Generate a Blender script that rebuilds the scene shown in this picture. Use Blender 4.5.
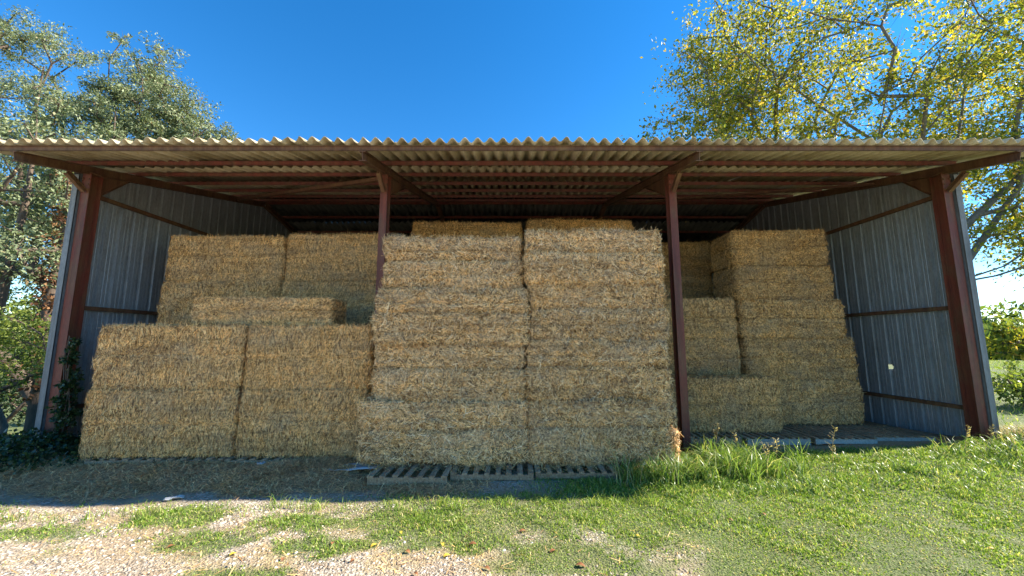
import bpy, math, random
import numpy as np
from mathutils import Vector, Matrix, noise as mnoise

R = math.radians
scene = bpy.context.scene
for o in list(bpy.data.objects):
    bpy.data.objects.remove(o)
COL = scene.collection

# ------------------------------------------------------------------ camera
cam_d = bpy.data.cameras.new('camera')
cam_d.sensor_width = 36.0
cam_d.lens = 36.0 * 390.0 / 1024.0
cam_d.clip_start = 0.05
cam_d.clip_end = 2000.0
cam = bpy.data.objects.new('camera', cam_d)
COL.objects.link(cam)
cam.location = (0.0, 0.0, 1.8)
cam.rotation_euler = (R(90 + 7.6), 0.0, 0.0)
scene.camera = cam

# ------------------------------------------------------------------ sky, sun, exposure
SUN_EL, SUN_AZ = R(33.0), R(82.6)          # azimuth clockwise from +Y (straight ahead)
world = bpy.data.worlds.new('World')
scene.world = world
world.use_nodes = True
wn = world.node_tree
wn.nodes.clear()
sky = wn.nodes.new('ShaderNodeTexSky')
sky.sky_type = 'NISHITA'
sky.sun_disc = False
sky.sun_elevation = SUN_EL
sky.sun_rotation = SUN_AZ
sky.altitude = 900.0
sky.air_density = 1.0
sky.dust_density = 0.0
sky.ozone_density = 3.0
bg = wn.nodes.new('ShaderNodeBackground')
bg.inputs['Strength'].default_value = 0.096
wo = wn.nodes.new('ShaderNodeOutputWorld')
hsv = wn.nodes.new('ShaderNodeHueSaturation')
hsv.inputs['Saturation'].default_value = 1.33
wn.links.new(sky.outputs[0], hsv.inputs['Color'])
wn.links.new(hsv.outputs[0], bg.inputs['Color'])
wn.links.new(bg.outputs[0], wo.inputs['Surface'])

sl = bpy.data.lights.new('sun', 'SUN')
sl.energy = 5.0
sl.angle = R(0.53)
sl.color = (1.0, 0.92, 0.79)
sun = bpy.data.objects.new('sun', sl)
COL.objects.link(sun)
S = Vector((math.sin(SUN_AZ) * math.cos(SUN_EL), math.cos(SUN_AZ) * math.cos(SUN_EL), math.sin(SUN_EL)))
sun.rotation_euler = S.to_track_quat('Z', 'Y').to_euler()
sun.location = S * 60

scene.view_settings.view_transform = 'Standard'
scene.view_settings.look = 'None'
scene.view_settings.exposure = 1.66
scene.view_settings.gamma = 1.0
scene.view_settings.use_curve_mapping = False
scene.cycles.max_bounces = 8
scene.cycles.diffuse_bounces = 5
scene.cycles.transparent_max_bounces = 8

# ------------------------------------------------------------------ helpers
def tag(o, label=None, cat=None, group=None, kind=None):
    if label: o['label'] = label
    if cat: o['category'] = cat
    if group: o['group'] = group
    if kind: o['kind'] = kind
    return o

def obj(name, mesh, parent=None, loc=None, rot=None, scale=None):
    o = bpy.data.objects.new(name, mesh)
    COL.objects.link(o)
    if parent: o.parent = parent
    if loc is not None: o.location = loc
    if rot is not None: o.rotation_euler = rot
    if scale is not None: o.scale = scale
    return o

def pymesh(name, verts, faces, mat=None, smooth=False):
    m = bpy.data.meshes.new(name)
    m.from_pydata([tuple(v) for v in verts], [], faces)
    m.update()
    if mat: m.materials.append(mat)
    if smooth:
        m.polygons.foreach_set('use_smooth', [True] * len(m.polygons))
    return m

def npmesh(name, verts, tris=None, quads=None, mat=None, smooth=False):
    """fast mesh from numpy arrays"""
    m = bpy.data.meshes.new(name)
    verts = np.asarray(verts, dtype=np.float32)
    m.vertices.add(len(verts))
    m.vertices.foreach_set('co', verts.ravel())
    loops, starts, totals = [], [], []
    n = 0
    for arr, k in ((quads, 4), (tris, 3)):
        if arr is None or len(arr) == 0: continue
        arr = np.asarray(arr, dtype=np.int32)
        loops.append(arr.ravel())
        starts.append(n + np.arange(len(arr), dtype=np.int32) * k)
        totals.append(np.full(len(arr), k, dtype=np.int32))
        n += arr.size
    loops = np.concatenate(loops); starts = np.concatenate(starts); totals = np.concatenate(totals)
    m.loops.add(len(loops)); m.loops.foreach_set('vertex_index', loops)
    m.polygons.add(len(starts)); m.polygons.foreach_set('loop_start', starts)
    m.polygons.foreach_set('loop_total', totals)
    if smooth: m.polygons.foreach_set('use_smooth', np.ones(len(starts), dtype=bool))
    m.update(calc_edges=True)
    m.validate()
    if mat: m.materials.append(mat)
    return m

def empty(name, loc=(0, 0, 0)):
    o = bpy.data.objects.new(name, None)
    o.empty_display_size = 0.2
    COL.objects.link(o)
    o.location = loc
    return o

class MB:
    def __init__(s): s.v = []; s.f = []
    def add(s, v, f):
        n = len(s.v); s.v += [tuple(q) for q in v]; s.f += [tuple(i + n for i in q) for q in f]
    def box(s, x0, x1, y0, y1, z0, z1, jit=0.0, rng=None):
        v = [(x, y, z) for z in (z0, z1) for y in (y0, y1) for x in (x0, x1)]
        if jit: v = [tuple(c + rng.uniform(-jit, jit) for c in p) for p in v]
        s.add(v, [(0, 2, 3, 1), (4, 5, 7, 6), (0, 1, 5, 4), (2, 6, 7, 3), (0, 4, 6, 2), (1, 3, 7, 5)])
    def prism(s, prof, a, b, up=(0, 0, 1)):
        """closed 2-D profile (u sideways, w up) swept from a to b"""
        a, b = Vector(a), Vector(b)
        t = (b - a).normalized(); u = t.cross(Vector(up)).normalized(); w = u.cross(t)
        n = len(prof)
        v = [a + u * p[0] + w * p[1] for p in prof] + [b + u * p[0] + w * p[1] for p in prof]
        f = [(i, (i + 1) % n, n + (i + 1) % n, n + i) for i in range(n)]
        f += [tuple(range(n - 1, -1, -1)), tuple(range(n, 2 * n))]
        s.add(v, f)
    def mesh(s, name, mat, smooth=False): return pymesh(name, s.v, s.f, mat, smooth)

def iprof(h, w, tf=0.012, tw=0.010):
    a, b, c = w / 2, tw / 2, h / 2
    return [(-a, -c), (a, -c), (a, -c + tf), (b, -c + tf), (b, c - tf), (a, c - tf), (a, c), (-a, c), (-a, c - tf), (-b, c - tf), (-b, -c + tf), (-a, -c + tf)]

def sn(x, y, s=1.0, seed=0.0):
    """cheap smooth noise, about -1..1"""
    x = np.asarray(x) * s + seed * 7.13; y = np.asarray(y) * s + seed * 3.77
    return (np.sin(x * 1.0 + 1.7 * np.sin(y * 0.9 + seed)) + np.sin(y * 1.3 + 1.3 * np.sin(x * 1.1 + 2.1)) +
            0.6 * np.sin(x * 2.3 - y * 1.9 + 0.7 * seed) + 0.5 * np.sin(x * 3.7 + y * 3.1 + 1.1)) / 2.6

def sst(a, b, x):
    t = np.clip((np.asarray(x, dtype=float) - a) / (b - a), 0, 1)
    return t * t * (3 - 2 * t)

def ground_z(x, y):
    x = np.asarray(x, dtype=float); y = np.asarray(y, dtype=float)
    z = 0.018 * sn(x, y, 2.2, 1) + 0.02 * sn(x, y, 0.7, 2)
    z = z * sst(60, 20, np.hypot(x, y))
    z = z - 3.0 * sst(-8.8, -21.0, x) * sst(2.0, 6.0, y)          # the ground falls away to the left of the barn
    z = z - 0.06 * sst(-2.0, -7.0, x) * sst(3.0, 4.5, y)
    z = z + 0.10 * sst(-1.95, -2.4, x) * sst(-7.9, -6.6, x) * sst(4.9, 5.75, y) * sst(6.9, 6.2, y)
    z = z + 0.22 * np.exp(-(((x - 8.6) / 1.0) ** 2 + ((y - 6.5) / 0.9) ** 2))   # bank at the right post
    z = z + 0.10 * sst(3.0, 7.0, x) * np.exp(-((y - 5.6) / 1.2) ** 2)
    return z

def gz(x, y): return float(ground_z(x, y))

# ------------------------------------------------------------------ materials
def mat_new(name):
    m = bpy.data.materials.new(name); m.use_nodes = True
    nt = m.node_tree; b = nt.nodes['Principled BSDF']
    return m, nt, b

def N(nt, t, **kw):
    n = nt.nodes.new(t)
    for k, v in kw.items(): setattr(n, k, v)
    return n

def ramp(nt, fac, stops, interp='LINEAR'):
    r = nt.nodes.new('ShaderNodeValToRGB')
    r.color_ramp.interpolation = interp
    while len(r.color_ramp.elements) < len(stops): r.color_ramp.elements.new(0.5)
    for e, (p, c) in zip(r.color_ramp.elements, stops):
        e.position = p; e.color = (*c, 1)
    nt.links.new(fac, r.inputs['Fac'])
    return r.outputs['Color']

def mixc(nt, fac, a, b, mode='MIX'):
    n = nt.nodes.new('ShaderNodeMix'); n.data_type = 'RGBA'; n.blend_type = mode
    for sock, val in ((n.inputs[0], fac), (n.inputs[6], a), (n.inputs[7], b)):
        if isinstance(val, (int, float)): sock.default_value = val
        elif isinstance(val, tuple): sock.default_value = (*val, 1)
        else: nt.links.new(val, sock)
    return n.outputs[2]

def noise_tex(nt, vec, scale, detail=4, rough=0.55, dist=0.0):
    n = nt.nodes.new('ShaderNodeTexNoise')
    n.inputs['Scale'].default_value = scale; n.inputs['Detail'].default_value = detail
    n.inputs['Roughness'].default_value = rough; n.inputs['Distortion'].default_value = dist
    if vec is not None: nt.links.new(vec, n.inputs['Vector'])
    return n.outputs['Fac']

def mapping(nt, vec, scale=(1, 1, 1), rot=(0, 0, 0)):
    n = nt.nodes.new('ShaderNodeMapping'); n.inputs['Scale'].default_value = scale; n.inputs['Rotation'].default_value = rot
    nt.links.new(vec, n.inputs['Vector']); return n.outputs[0]

def bump(nt, b, h, strength=0.4, dist=0.01):
    n = nt.nodes.new('ShaderNodeBump'); n.inputs['Strength'].default_value = strength; n.inputs['Distance'].default_value = dist
    nt.links.new(h, n.inputs['Height']); nt.links.new(n.outputs[0], b.inputs['Normal'])

def straw_mat(name, stops, grey=(0.36, 0.32, 0.25), greyamt=0.5, strands=True):
    m, nt, b = mat_new(name)
    geo = N(nt, 'ShaderNodeNewGeometry'); tc = N(nt, 'ShaderNodeTexCoord'); oi = N(nt, 'ShaderNodeObjectInfo')
    if strands:
        c = ramp(nt, geo.outputs['Random Per Island'], stops)
    else:
        v = mapping(nt, tc.outputs['Object'], (34, 34, 9))
        c = ramp(nt, noise_tex(nt, v, 1.0, 5, 0.7, 1.5), [(0.25, stops[0][1]), (0.5, stops[1][1]), (0.75, stops[-1][1])])
    gp = geo.outputs['Position']
    big = noise_tex(nt, mapping(nt, gp, (1.6, 1.6, 3.2)), 1.0, 4, 0.6)
    f = ramp(nt, big, [(0.42, (0, 0, 0)), (0.66, (1, 1, 1))])
    mul = N(nt, 'ShaderNodeMath', operation='MULTIPLY'); nt.links.new(f, mul.inputs[0]); mul.inputs[1].default_value = greyamt
    c = mixc(nt, mul.outputs[0], c, grey)
    med = noise_tex(nt, mapping(nt, gp, (7, 7, 11)), 1.0, 3, 0.6)
    tint = ramp(nt, med, [(0.3, (0.78, 0.74, 0.70)), (0.46, (1, 1, 1)), (0.72, (1.1, 1.02, 0.84))])
    c = mixc(nt, 0.8, c, tint, 'MULTIPLY')
    fine = noise_tex(nt, mapping(nt, gp, (26, 26, 34)), 1.0, 3, 0.65, 0.4)
    c = mixc(nt, 0.95, c, ramp(nt, fine, [(0.34, (0.34, 0.29, 0.25)), (0.46, (1, 1, 1)), (0.66, (1.5, 1.48, 1.42))]), 'MULTIPLY')
    band = noise_tex(nt, mapping(nt, gp, (0.8, 0.8, 9.0)), 1.0, 4, 0.65, 0.6)
    c = mixc(nt, 0.75, c, ramp(nt, band, [(0.35, (0.72, 0.67, 0.62)), (0.48, (1, 1, 1)), (0.7, (1.22, 1.18, 1.1))]), 'MULTIPLY')
    ob = ramp(nt, oi.outputs['Random'], [(0, (0.84, 0.82, 0.80)), (1, (1, 1, 1))])
    c = mixc(nt, 1.0, c, ob, 'MULTIPLY')
    nt.links.new(c, b.inputs['Base Color'])
    b.inputs['Roughness'].default_value = 0.62
    b.inputs['Specular IOR Level'].default_value = 0.35
    return m

STRAW_A = [(0.0, (0.08, 0.037, 0.014)), (0.15, (0.27, 0.14, 0.045)), (0.29, (0.68, 0.41, 0.155)), (0.6, (0.86, 0.56, 0.25)), (0.9, (0.93, 0.69, 0.38)), (1.0, (0.94, 0.80, 0.54))]
STRAW_B = [(0.0, (0.10, 0.047, 0.015)), (0.15, (0.32, 0.165, 0.05)), (0.28, (0.66, 0.38, 0.13)), (0.65, (0.84, 0.52, 0.20)), (1.0, (0.92, 0.66, 0.31))]
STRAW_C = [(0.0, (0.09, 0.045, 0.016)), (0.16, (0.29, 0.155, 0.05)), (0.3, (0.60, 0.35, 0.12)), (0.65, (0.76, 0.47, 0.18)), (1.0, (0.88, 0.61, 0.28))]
M_strA = straw_mat('pale_straw', STRAW_A, (0.60, 0.455, 0.30), 0.4)
M_strB = straw_mat('golden_straw', STRAW_B, (0.40, 0.33, 0.23), 0.35)
M_strC = straw_mat('old_straw', STRAW_C, (0.33, 0.29, 0.21), 0.4)
M_bodA = straw_mat('pale_straw_core', [(0, (0.07, 0.035, 0.012)), (0.5, (0.22, 0.13, 0.05)), (1, (0.45, 0.29, 0.12))], strands=False)
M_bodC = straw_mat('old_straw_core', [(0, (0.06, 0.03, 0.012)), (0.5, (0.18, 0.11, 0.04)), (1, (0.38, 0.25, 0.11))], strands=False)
M_litter = straw_mat('straw_litter', [(0.0, (0.14, 0.07, 0.02)), (0.25, (0.58, 0.34, 0.14)), (1.0, (0.86, 0.58, 0.29))], (0.56, 0.39, 0.23), 0.4)

def metal_mat(name, col, rust, rough=0.6, metallic=0.0, amt=0.5, streak=0.8):
    m, nt, b = mat_new(name)
    tc = N(nt, 'ShaderNodeTexCoord'); oi = N(nt, 'ShaderNodeObjectInfo')
    geo = N(nt, 'ShaderNodeNewGeometry')
    p = geo.outputs['Position']
    n1 = noise_tex(nt, mapping(nt, p, (5, 5, 2.2)), 1.0, 6, 0.65)
    f = ramp(nt, n1, [(0.45, (0, 0, 0)), (0.68, (1, 1, 1))])
    mm = N(nt, 'ShaderNodeMath', operation='MULTIPLY'); nt.links.new(f, mm.inputs[0]); mm.inputs[1].default_value = amt
    c = mixc(nt, mm.outputs[0], col, rust)
    st = noise_tex(nt, mapping(nt, p, (11, 11, .5)), 1.0, 5, 0.7)
    c = mixc(nt, streak, c, ramp(nt, st, [(0.36, (0.55, 0.50, 0.45)), (0.55, (1, 1, 1)), (0.72, (1.2, 1.2, 1.2))]), 'MULTIPLY')
    n2 = noise_tex(nt, mapping(nt, p, (60, 60, 14)), 1.0, 4, 0.6)
    c = mixc(nt, 0.7, c, ramp(nt, n2, [(0.3, (0.62, 0.60, 0.58)), (0.6, (1, 1, 1))]), 'MULTIPLY')
    nt.links.new(c, b.inputs['Base Color'])
    b.inputs['Roughness'].default_value = rough; b.inputs['Metallic'].default_value = metallic
    bump(nt, b, n2, 0.25, 0.003)
    return m

M_red = metal_mat('red_oxide_steel', (0.19, 0.045, 0.024), (0.16, 0.085, 0.038), 0.6, 0.0, 0.85)
M_rust = metal_mat('brown_rusty_steel', (0.15, 0.068, 0.034), (0.21, 0.13, 0.05), 0.7, 0.0, 0.7)
M_galv = metal_mat('galvanised_steel', (0.42, 0.45, 0.47), (0.29, 0.30, 0.29), 0.42, 0.4, 0.6, 0.3)
M_flash = metal_mat('galvanised_flashing', (0.23, 0.24, 0.24), (0.15, 0.15, 0.14), 0.6, 0.1, 0.7)

def plain_mat_early(name, c0, c1):
    m, nt, b = mat_new(name)
    geo = N(nt, 'ShaderNodeNewGeometry')
    n1 = noise_tex(nt, mapping(nt, geo.outputs['Position'], (3, 1, 3)), 1.0, 5, 0.65)
    nt.links.new(ramp(nt, n1, [(0.3, c0), (0.7, c1)]), b.inputs['Base Color'])
    b.inputs['Roughness'].default_value = 0.8
    return m
# fibre-cement roof sheets
M_roof, nt, b = mat_new('weathered_fibre_cement')
geo = N(nt, 'ShaderNodeNewGeometry'); oi = N(nt, 'ShaderNodeObjectInfo')
n1 = noise_tex(nt, mapping(nt, geo.outputs['Position'], (3, 1.2, 3)), 1.0, 6, 0.65)
c = ramp(nt, n1, [(0.32, (0.34, 0.27, 0.15)), (0.5, (0.56, 0.48, 0.31)), (0.7, (0.66, 0.58, 0.42))])
n2 = noise_tex(nt, mapping(nt, geo.outputs['Position'], (28, 9, 28)), 1.0, 5, 0.7)
c = mixc(nt, ramp(nt, n2, [(0.56, (0, 0, 0)), (0.7, (1, 1, 1))]), c, (0.42, 0.31, 0.12))
c = mixc(nt, 1.0, c, ramp(nt, oi.outputs['Random'], [(0, (0.78, 0.75, 0.70)), (0.5, (0.95, 0.93, 0.9)), (1, (1, 1, 1))]), 'MULTIPLY')
nt.links.new(c, b.inputs['Base Color']); b.inputs['Roughness'].default_value = 0.85
bump(nt, b, n2, 0.3, 0.004)

M_roof_back = plain_mat_early('shade_darkened_old_sheet', (0.05, 0.05, 0.04), (0.11, 0.11, 0.085))  # old back slope and back wall sheets, interior shade painted into their colour

def wood_mat(name, c0, c1, c2):
    m, nt, b = mat_new(name)
    tc = N(nt, 'ShaderNodeTexCoord'); oi = N(nt, 'ShaderNodeObjectInfo'); geo = N(nt, 'ShaderNodeNewGeometry')
    n1 = noise_tex(nt, mapping(nt, geo.outputs['Position'], (40, 5, 40)), 1.0, 5, 0.65, 0.6)
    c = ramp(nt, n1, [(0.3, c0), (0.55, c1), (0.75, c2)])
    c = mixc(nt, 1.0, c, ramp(nt, geo.outputs['Random Per Island'], [(0, (0.75, 0.73, 0.7)), (1, (1, 1, 1))]), 'MULTIPLY')
    c = mixc(nt, 1.0, c, ramp(nt, oi.outputs['Random'], [(0, (0.7, 0.69, 0.67)), (1, (1, 1, 1))]), 'MULTIPLY')
    nt.links.new(c, b.inputs['Base Color']); b.inputs['Roughness'].default_value = 0.8
    bump(nt, b, n1, 0.4, 0.004)
    return m
M_wood = wood_mat('weathered_pallet_wood', (0.20, 0.12, 0.065), (0.46, 0.32, 0.19), (0.62, 0.46, 0.30))
M_wood_d = wood_mat('dark_pallet_wood', (0.10, 0.07, 0.045), (0.22, 0.165, 0.115), (0.33, 0.26, 0.19))
M_wood_p = wood_mat('pale_pallet_wood', (0.34, 0.30, 0.25), (0.54, 0.49, 0.42), (0.66, 0.61, 0.54))

def leaf_mat(name, stops, rough=0.45, trans=0.35, spec=0.5, patch=None):
    m, nt, b = mat_new(name)
    geo = N(nt, 'ShaderNodeNewGeometry')
    c = ramp(nt, geo.outputs['Random Per Island'], stops)
    if patch:
        n1 = noise_tex(nt, mapping(nt, geo.outputs['Position'], (0.55, 0.55, 0.55)), 1.0, 3, 0.6)
        c = mixc(nt, ramp(nt, n1, [(0.42, (0, 0, 0)), (0.7, (0.8, 0.8, 0.8))]), c, patch)
    nt.links.new(c, b.inputs['Base Color'])
    b.inputs['Roughness'].default_value = rough; b.inputs['Specular IOR Level'].default_value = spec
    t = N(nt, 'ShaderNodeBsdfTranslucent')
    tcol = mixc(nt, 1.0, c, (1.0, 1.0, 0.55), 'MULTIPLY'); tcol = mixc(nt, 1.0, tcol, (1.7, 1.7, 1.7), 'MULTIPLY')
    nt.links.new(tcol, t.inputs['Color'])
    ms = N(nt, 'ShaderNodeMixShader'); ms.inputs[0].default_value = trans
    out = nt.nodes['Material Output']
    nt.links.new(b.outputs[0], ms.inputs[1]); nt.links.new(t.outputs[0], ms.inputs[2]); nt.links.new(ms.outputs[0], out.inputs['Surface'])
    return m

M_walnut = leaf_mat('yellowing_walnut_leaf', [(0, (0.08, 0.11, 0.018)), (0.38, (0.17, 0.20, 0.03)), (0.7, (0.29, 0.28, 0.04)), (0.9, (0.48, 0.38, 0.035)), (1, (0.44, 0.26, 0.09))], 0.5, 0.45, 0.3)
M_oak = leaf_mat('grey_green_leaf', [(0, (0.08, 0.105, 0.045)), (0.5, (0.18, 0.22, 0.11)), (0.93, (0.29, 0.33, 0.19)), (1, (0.30, 0.20, 0.10))], 0.55, 0.25, 0.35)
M_bush = leaf_mat('bright_shrub_leaf', [(0, (0.05, 0.08, 0.015)), (0.5, (0.12, 0.17, 0.03)), (1, (0.24, 0.27, 0.05))], 0.45, 0.35, 0.4)
M_deadleaf = leaf_mat('brown_dead_leaf', [(0, (0.07, 0.03, 0.015)), (0.6, (0.15, 0.07, 0.03)), (1, (0.24, 0.13, 0.06))], 0.6, 0.2, 0.3)
M_ivy = leaf_mat('dark_ivy_leaf', [(0, (0.015, 0.035, 0.012)), (0.6, (0.03, 0.06, 0.018)), (1, (0.06, 0.10, 0.03))], 0.4, 0.2, 0.5)
M_grass = leaf_mat('lawn_grass_blade', [(0, (0.08, 0.145, 0.018)), (0.5, (0.185, 0.29, 0.035)), (0.82, (0.31, 0.39, 0.07)), (0.94, (0.48, 0.44, 0.18)), (1, (0.60, 0.50, 0.26))], 0.5, 0.35, 0.35)
M_tall = leaf_mat('tall_grass_blade', [(0, (0.06, 0.12, 0.02)), (0.5, (0.15, 0.24, 0.04)), (0.85, (0.26, 0.35, 0.08)), (1, (0.52, 0.47, 0.22))], 0.38, 0.3, 0.5)
M_dry = leaf_mat('dry_grass_blade', [(0, (0.26, 0.20, 0.09)), (0.5, (0.40, 0.32, 0.16)), (1, (0.55, 0.46, 0.27))], 0.6, 0.25, 0.3)
M_maize = leaf_mat('crop_leaf', [(0, (0.05, 0.09, 0.02)), (0.6, (0.11, 0.16, 0.035)), (1, (0.22, 0.24, 0.07))], 0.5, 0.3, 0.3)

def bark_mat(name, c0, c1):
    m, nt, b = mat_new(name)
    geo = N(nt, 'ShaderNodeNewGeometry')
    n1 = noise_tex(nt, mapping(nt, geo.outputs['Position'], (9, 9, 3)), 1.0, 6, 0.7, 0.5)
    nt.links.new(ramp(nt, n1, [(0.3, c0), (0.7, c1)]), b.inputs['Base Color'])
    b.inputs['Roughness'].default_value = 0.9
    bump(nt, b, n1, 0.7, 0.03)
    return m
M_bark = bark_mat('grey_bark', (0.09, 0.075, 0.055), (0.21, 0.185, 0.145))
M_bark_d = bark_mat('brown_bark', (0.05, 0.035, 0.025), (0.14, 0.10, 0.07))

def plain_mat(name, c0, c1, rough=0.7, sc=8.0):
    m, nt, b = mat_new(name)
    geo = N(nt, 'ShaderNodeNewGeometry')
    n1 = noise_tex(nt, mapping(nt, geo.outputs['Position'], (sc, sc, sc)), 1.0, 5, 0.6)
    nt.links.new(ramp(nt, n1, [(0.3, c0), (0.7, c1)]), b.inputs['Base Color'])
    b.inputs['Roughness'].default_value = rough
    return m
M_plastic = plain_mat('dusty_grey_plastic', (0.30, 0.30, 0.30), (0.46, 0.47, 0.49), 0.5)
M_paper = plain_mat('dirty_white_paper', (0.36, 0.36, 0.35), (0.52, 0.52, 0.51), 0.8)
M_yleaf = plain_mat('yellow_fallen_leaf', (0.50, 0.33, 0.03), (0.68, 0.48, 0.06), 0.6, 30)
M_bleaf = plain_mat('brown_fallen_leaf', (0.16, 0.06, 0.02), (0.30, 0.13, 0.05), 0.6, 30)
M_pebA, nt, b = mat_new('limestone_pebble')
geo = N(nt, 'ShaderNodeNewGeometry')
nt.links.new(ramp(nt, geo.outputs['Random Per Island'], [(0, (0.17, 0.12, 0.075)), (0.4, (0.33, 0.26, 0.18)), (0.8, (0.46, 0.40, 0.31)), (1, (0.66, 0.62, 0.55))]), b.inputs['Base Color'])
b.inputs['Roughness'].default_value = 0.85

# ------------------------------------------------------------------ ground
def grass_mask(x, y):
    """how much green grass grows here, 0..1"""
    n = sn(x, y, 1.9, 3) * 0.5 + sn(x, y, 5.2, 4) * 0.4
    right = sst(1.2, 2.4, y) * sst(-.2, 1.6, x + 1.1 * n - 0.5 * (3.9 - y))
    strip = sst(-2.6, 0.2, x + 0.8 * n) * sst(3.7, 4.2, y + 0.25 * n) * 0.9
    spots = sst(0.42, 0.72, sn(x, y, 2.6, 8) * 0.6 + sn(x, y, 6.3, 9) * 0.4) * sst(3.2, 3.9, y) * sst(-7, -5.5, x) * 0.8
    band = np.exp(-((y - 4.35 + 0.25 * sn(x, y, 1.7, 5)) / 0.22) ** 2) * sst(-0.1, 0.35, sn(x, y, 2.4, 6)) * 0.85
    pat = np.zeros_like(np.asarray(x, dtype=float))
    for cx, cy, rx, ry in ((-3.35, 4.3, .55, .22), (-2.75, 3.85, .5, .22), (-4.7, 3.95, .8, .18), (-1.55, 3.75, .6, .2), (-1.0, 4.3, .8, .3), (.3, 4.2, .9, .4), (-.6, 3.95, 1.0, .32), (-1.9, 4.15, .7, .26), (.5, 3.5, .6, .25), (-2.1, 3.25, .35, .12), (-.3, 3.75, .5, .2)):
        pat = np.maximum(pat, sst(1.25, .5, np.hypot((x - cx) / rx, (y - cy) / ry) + .8 * n + .35 * sn(x, y, 11.0, 31)))
    m = np.maximum.reduce([right, strip, spots * .6, band, pat * .9])
    shade = 1 - sst(4.5, 5.0, y) * sst(1.2, -0.2, x) * sst(-8.4, -7.9, x)        # bare floor under the roof
    floor = 1 - sst(6.5, 6.9, y) * sst(-7.9, -7.7, x) * sst(8.2, 7.9, x)
    left = sst(-8.4, -9.6, x) * sst(3.8, 5.0, y)
    return np.clip(np.maximum(m * shade * floor, left), 0, 1)

def dry_mask(x, y):
    n = sn(x, y, 2.3, 11) * 0.5 + sn(x, y, 6.7, 12) * 0.5
    return np.clip(.85 * sst(0.05, 0.6, n + 0.15) * sst(3.0, 3.6, y + 0.4 * sn(x, y, 1.3, 13)) * sst(4.95, 4.6, y), 0, 1)

def litter_mask(x, y):
    return sst(4.72, 5.15, y + 0.12 * sn(x, y, 3, 14)) * sst(0.3, -1.2, x) * sst(-8.6, -7.6, x + 0.3 * sn(x, y, 2, 15)) + sst(6.4, 6.9, y) * sst(-7.9, -7.6, x) * sst(8.1, 7.8, x)

M_ground, nt, b = mat_new('gravel_and_soil')
geo = N(nt, 'ShaderNodeNewGeometry'); P0 = geo.outputs['Position']
def attr(nt, n):
    a = N(nt, 'ShaderNodeAttribute'); a.attribute_name = n; return a.outputs['Fac']
v1 = N(nt, 'ShaderNodeTexVoronoi'); v1.inputs['Scale'].default_value = 55; nt.links.new(P0, v1.inputs['Vector'])
sep = N(nt, 'ShaderNodeSeparateColor'); nt.links.new(v1.outputs['Color'], sep.inputs[0])
grav = ramp(nt, sep.outputs[0], [(0, (0.16, 0.12, 0.08)), (0.35, (0.28, 0.225, 0.16)), (0.75, (0.39, 0.335, 0.26)), (1, (0.55, 0.51, 0.45))])
n1 = noise_tex(nt, P0, 1.6, 6, 0.6)
grav = mixc(nt, ramp(nt, n1, [(0.42, (0, 0, 0)), (0.62, (0.85, 0.85, 0.85))]), grav, (0.31, 0.225, 0.135))
n3 = noise_tex(nt, P0, 38, 6, 0.7)
dryc = ramp(nt, n3, [(0.3, (0.20, 0.14, 0.07)), (0.55, (0.38, 0.29, 0.15)), (0.75, (0.50, 0.41, 0.24))])
grassc = ramp(nt, n3, [(0.3, (0.055, 0.075, 0.02)), (0.55, (0.105, 0.135, 0.035)), (0.75, (0.28, 0.25, 0.115))])
litc = ramp(nt, n3, [(0.3, (0.20, 0.11, 0.05)), (0.55, (0.44, 0.27, 0.13)), (0.75, (0.60, 0.40, 0.21))])
c = mixc(nt, attr(nt, 'dry'), grav, dryc)
c = mixc(nt, attr(nt, 'bounce_ground'), c, mixc(nt, 0.55, grav, (0.62, 0.52, 0.39)))  # unseen ground around the camera, made paler to bounce warm light
c = mixc(nt, attr(nt, 'grass'), c, grassc)
c = mixc(nt, attr(nt, 'litter'), c, litc)
nt.links.new(c, b.inputs['Base Color']); b.inputs['Roughness'].default_value = 0.95
hs = N(nt, 'ShaderNodeMath', operation='ADD'); nt.links.new(v1.outputs['Distance'], hs.inputs[0]); nt.links.new(n3, hs.inputs[1])
bump(nt, b, hs.outputs[0], 0.6, 0.02)

def axis(parts):
    out = [parts[0][0]]
    for a, bb, st in parts:
        n = max(1, int(round((bb - a) / st)))
        out += list(a + (bb - a) * (np.arange(n) + 1) / n)
    return np.array(out)
gx = axis([(-900, -100, 100), (-100, -20, 8), (-20, -11, 0.6), (-11, 11, 0.08), (11, 20, 0.6), (20, 100, 8), (100, 900, 100)])
gy = axis([(-300, -20, 70), (-20, -2, 2), (-2, 2, 0.5), (2, 8.2, 0.07), (8.2, 20, 0.6), (20, 100, 8), (100, 900, 100)])
GX, GY = np.meshgrid(gx, gy)
gv = np.stack([GX.ravel(), GY.ravel(), ground_z(GX, GY).ravel()], 1)
nx, ny = len(gx), len(gy)
ii = (np.arange(ny - 1)[:, None] * nx + np.arange(nx - 1)[None, :]).ravel()
gm = npmesh('ground', gv, quads=np.stack([ii, ii + 1, ii + nx + 1, ii + nx], 1), mat=M_ground, smooth=True)
far = sst(9, 13, np.abs(GX.ravel())) * sst(1.5, 4, GY.ravel()) + sst(9, 14, GY.ravel()) + sst(-14, -20, GY.ravel())
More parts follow.
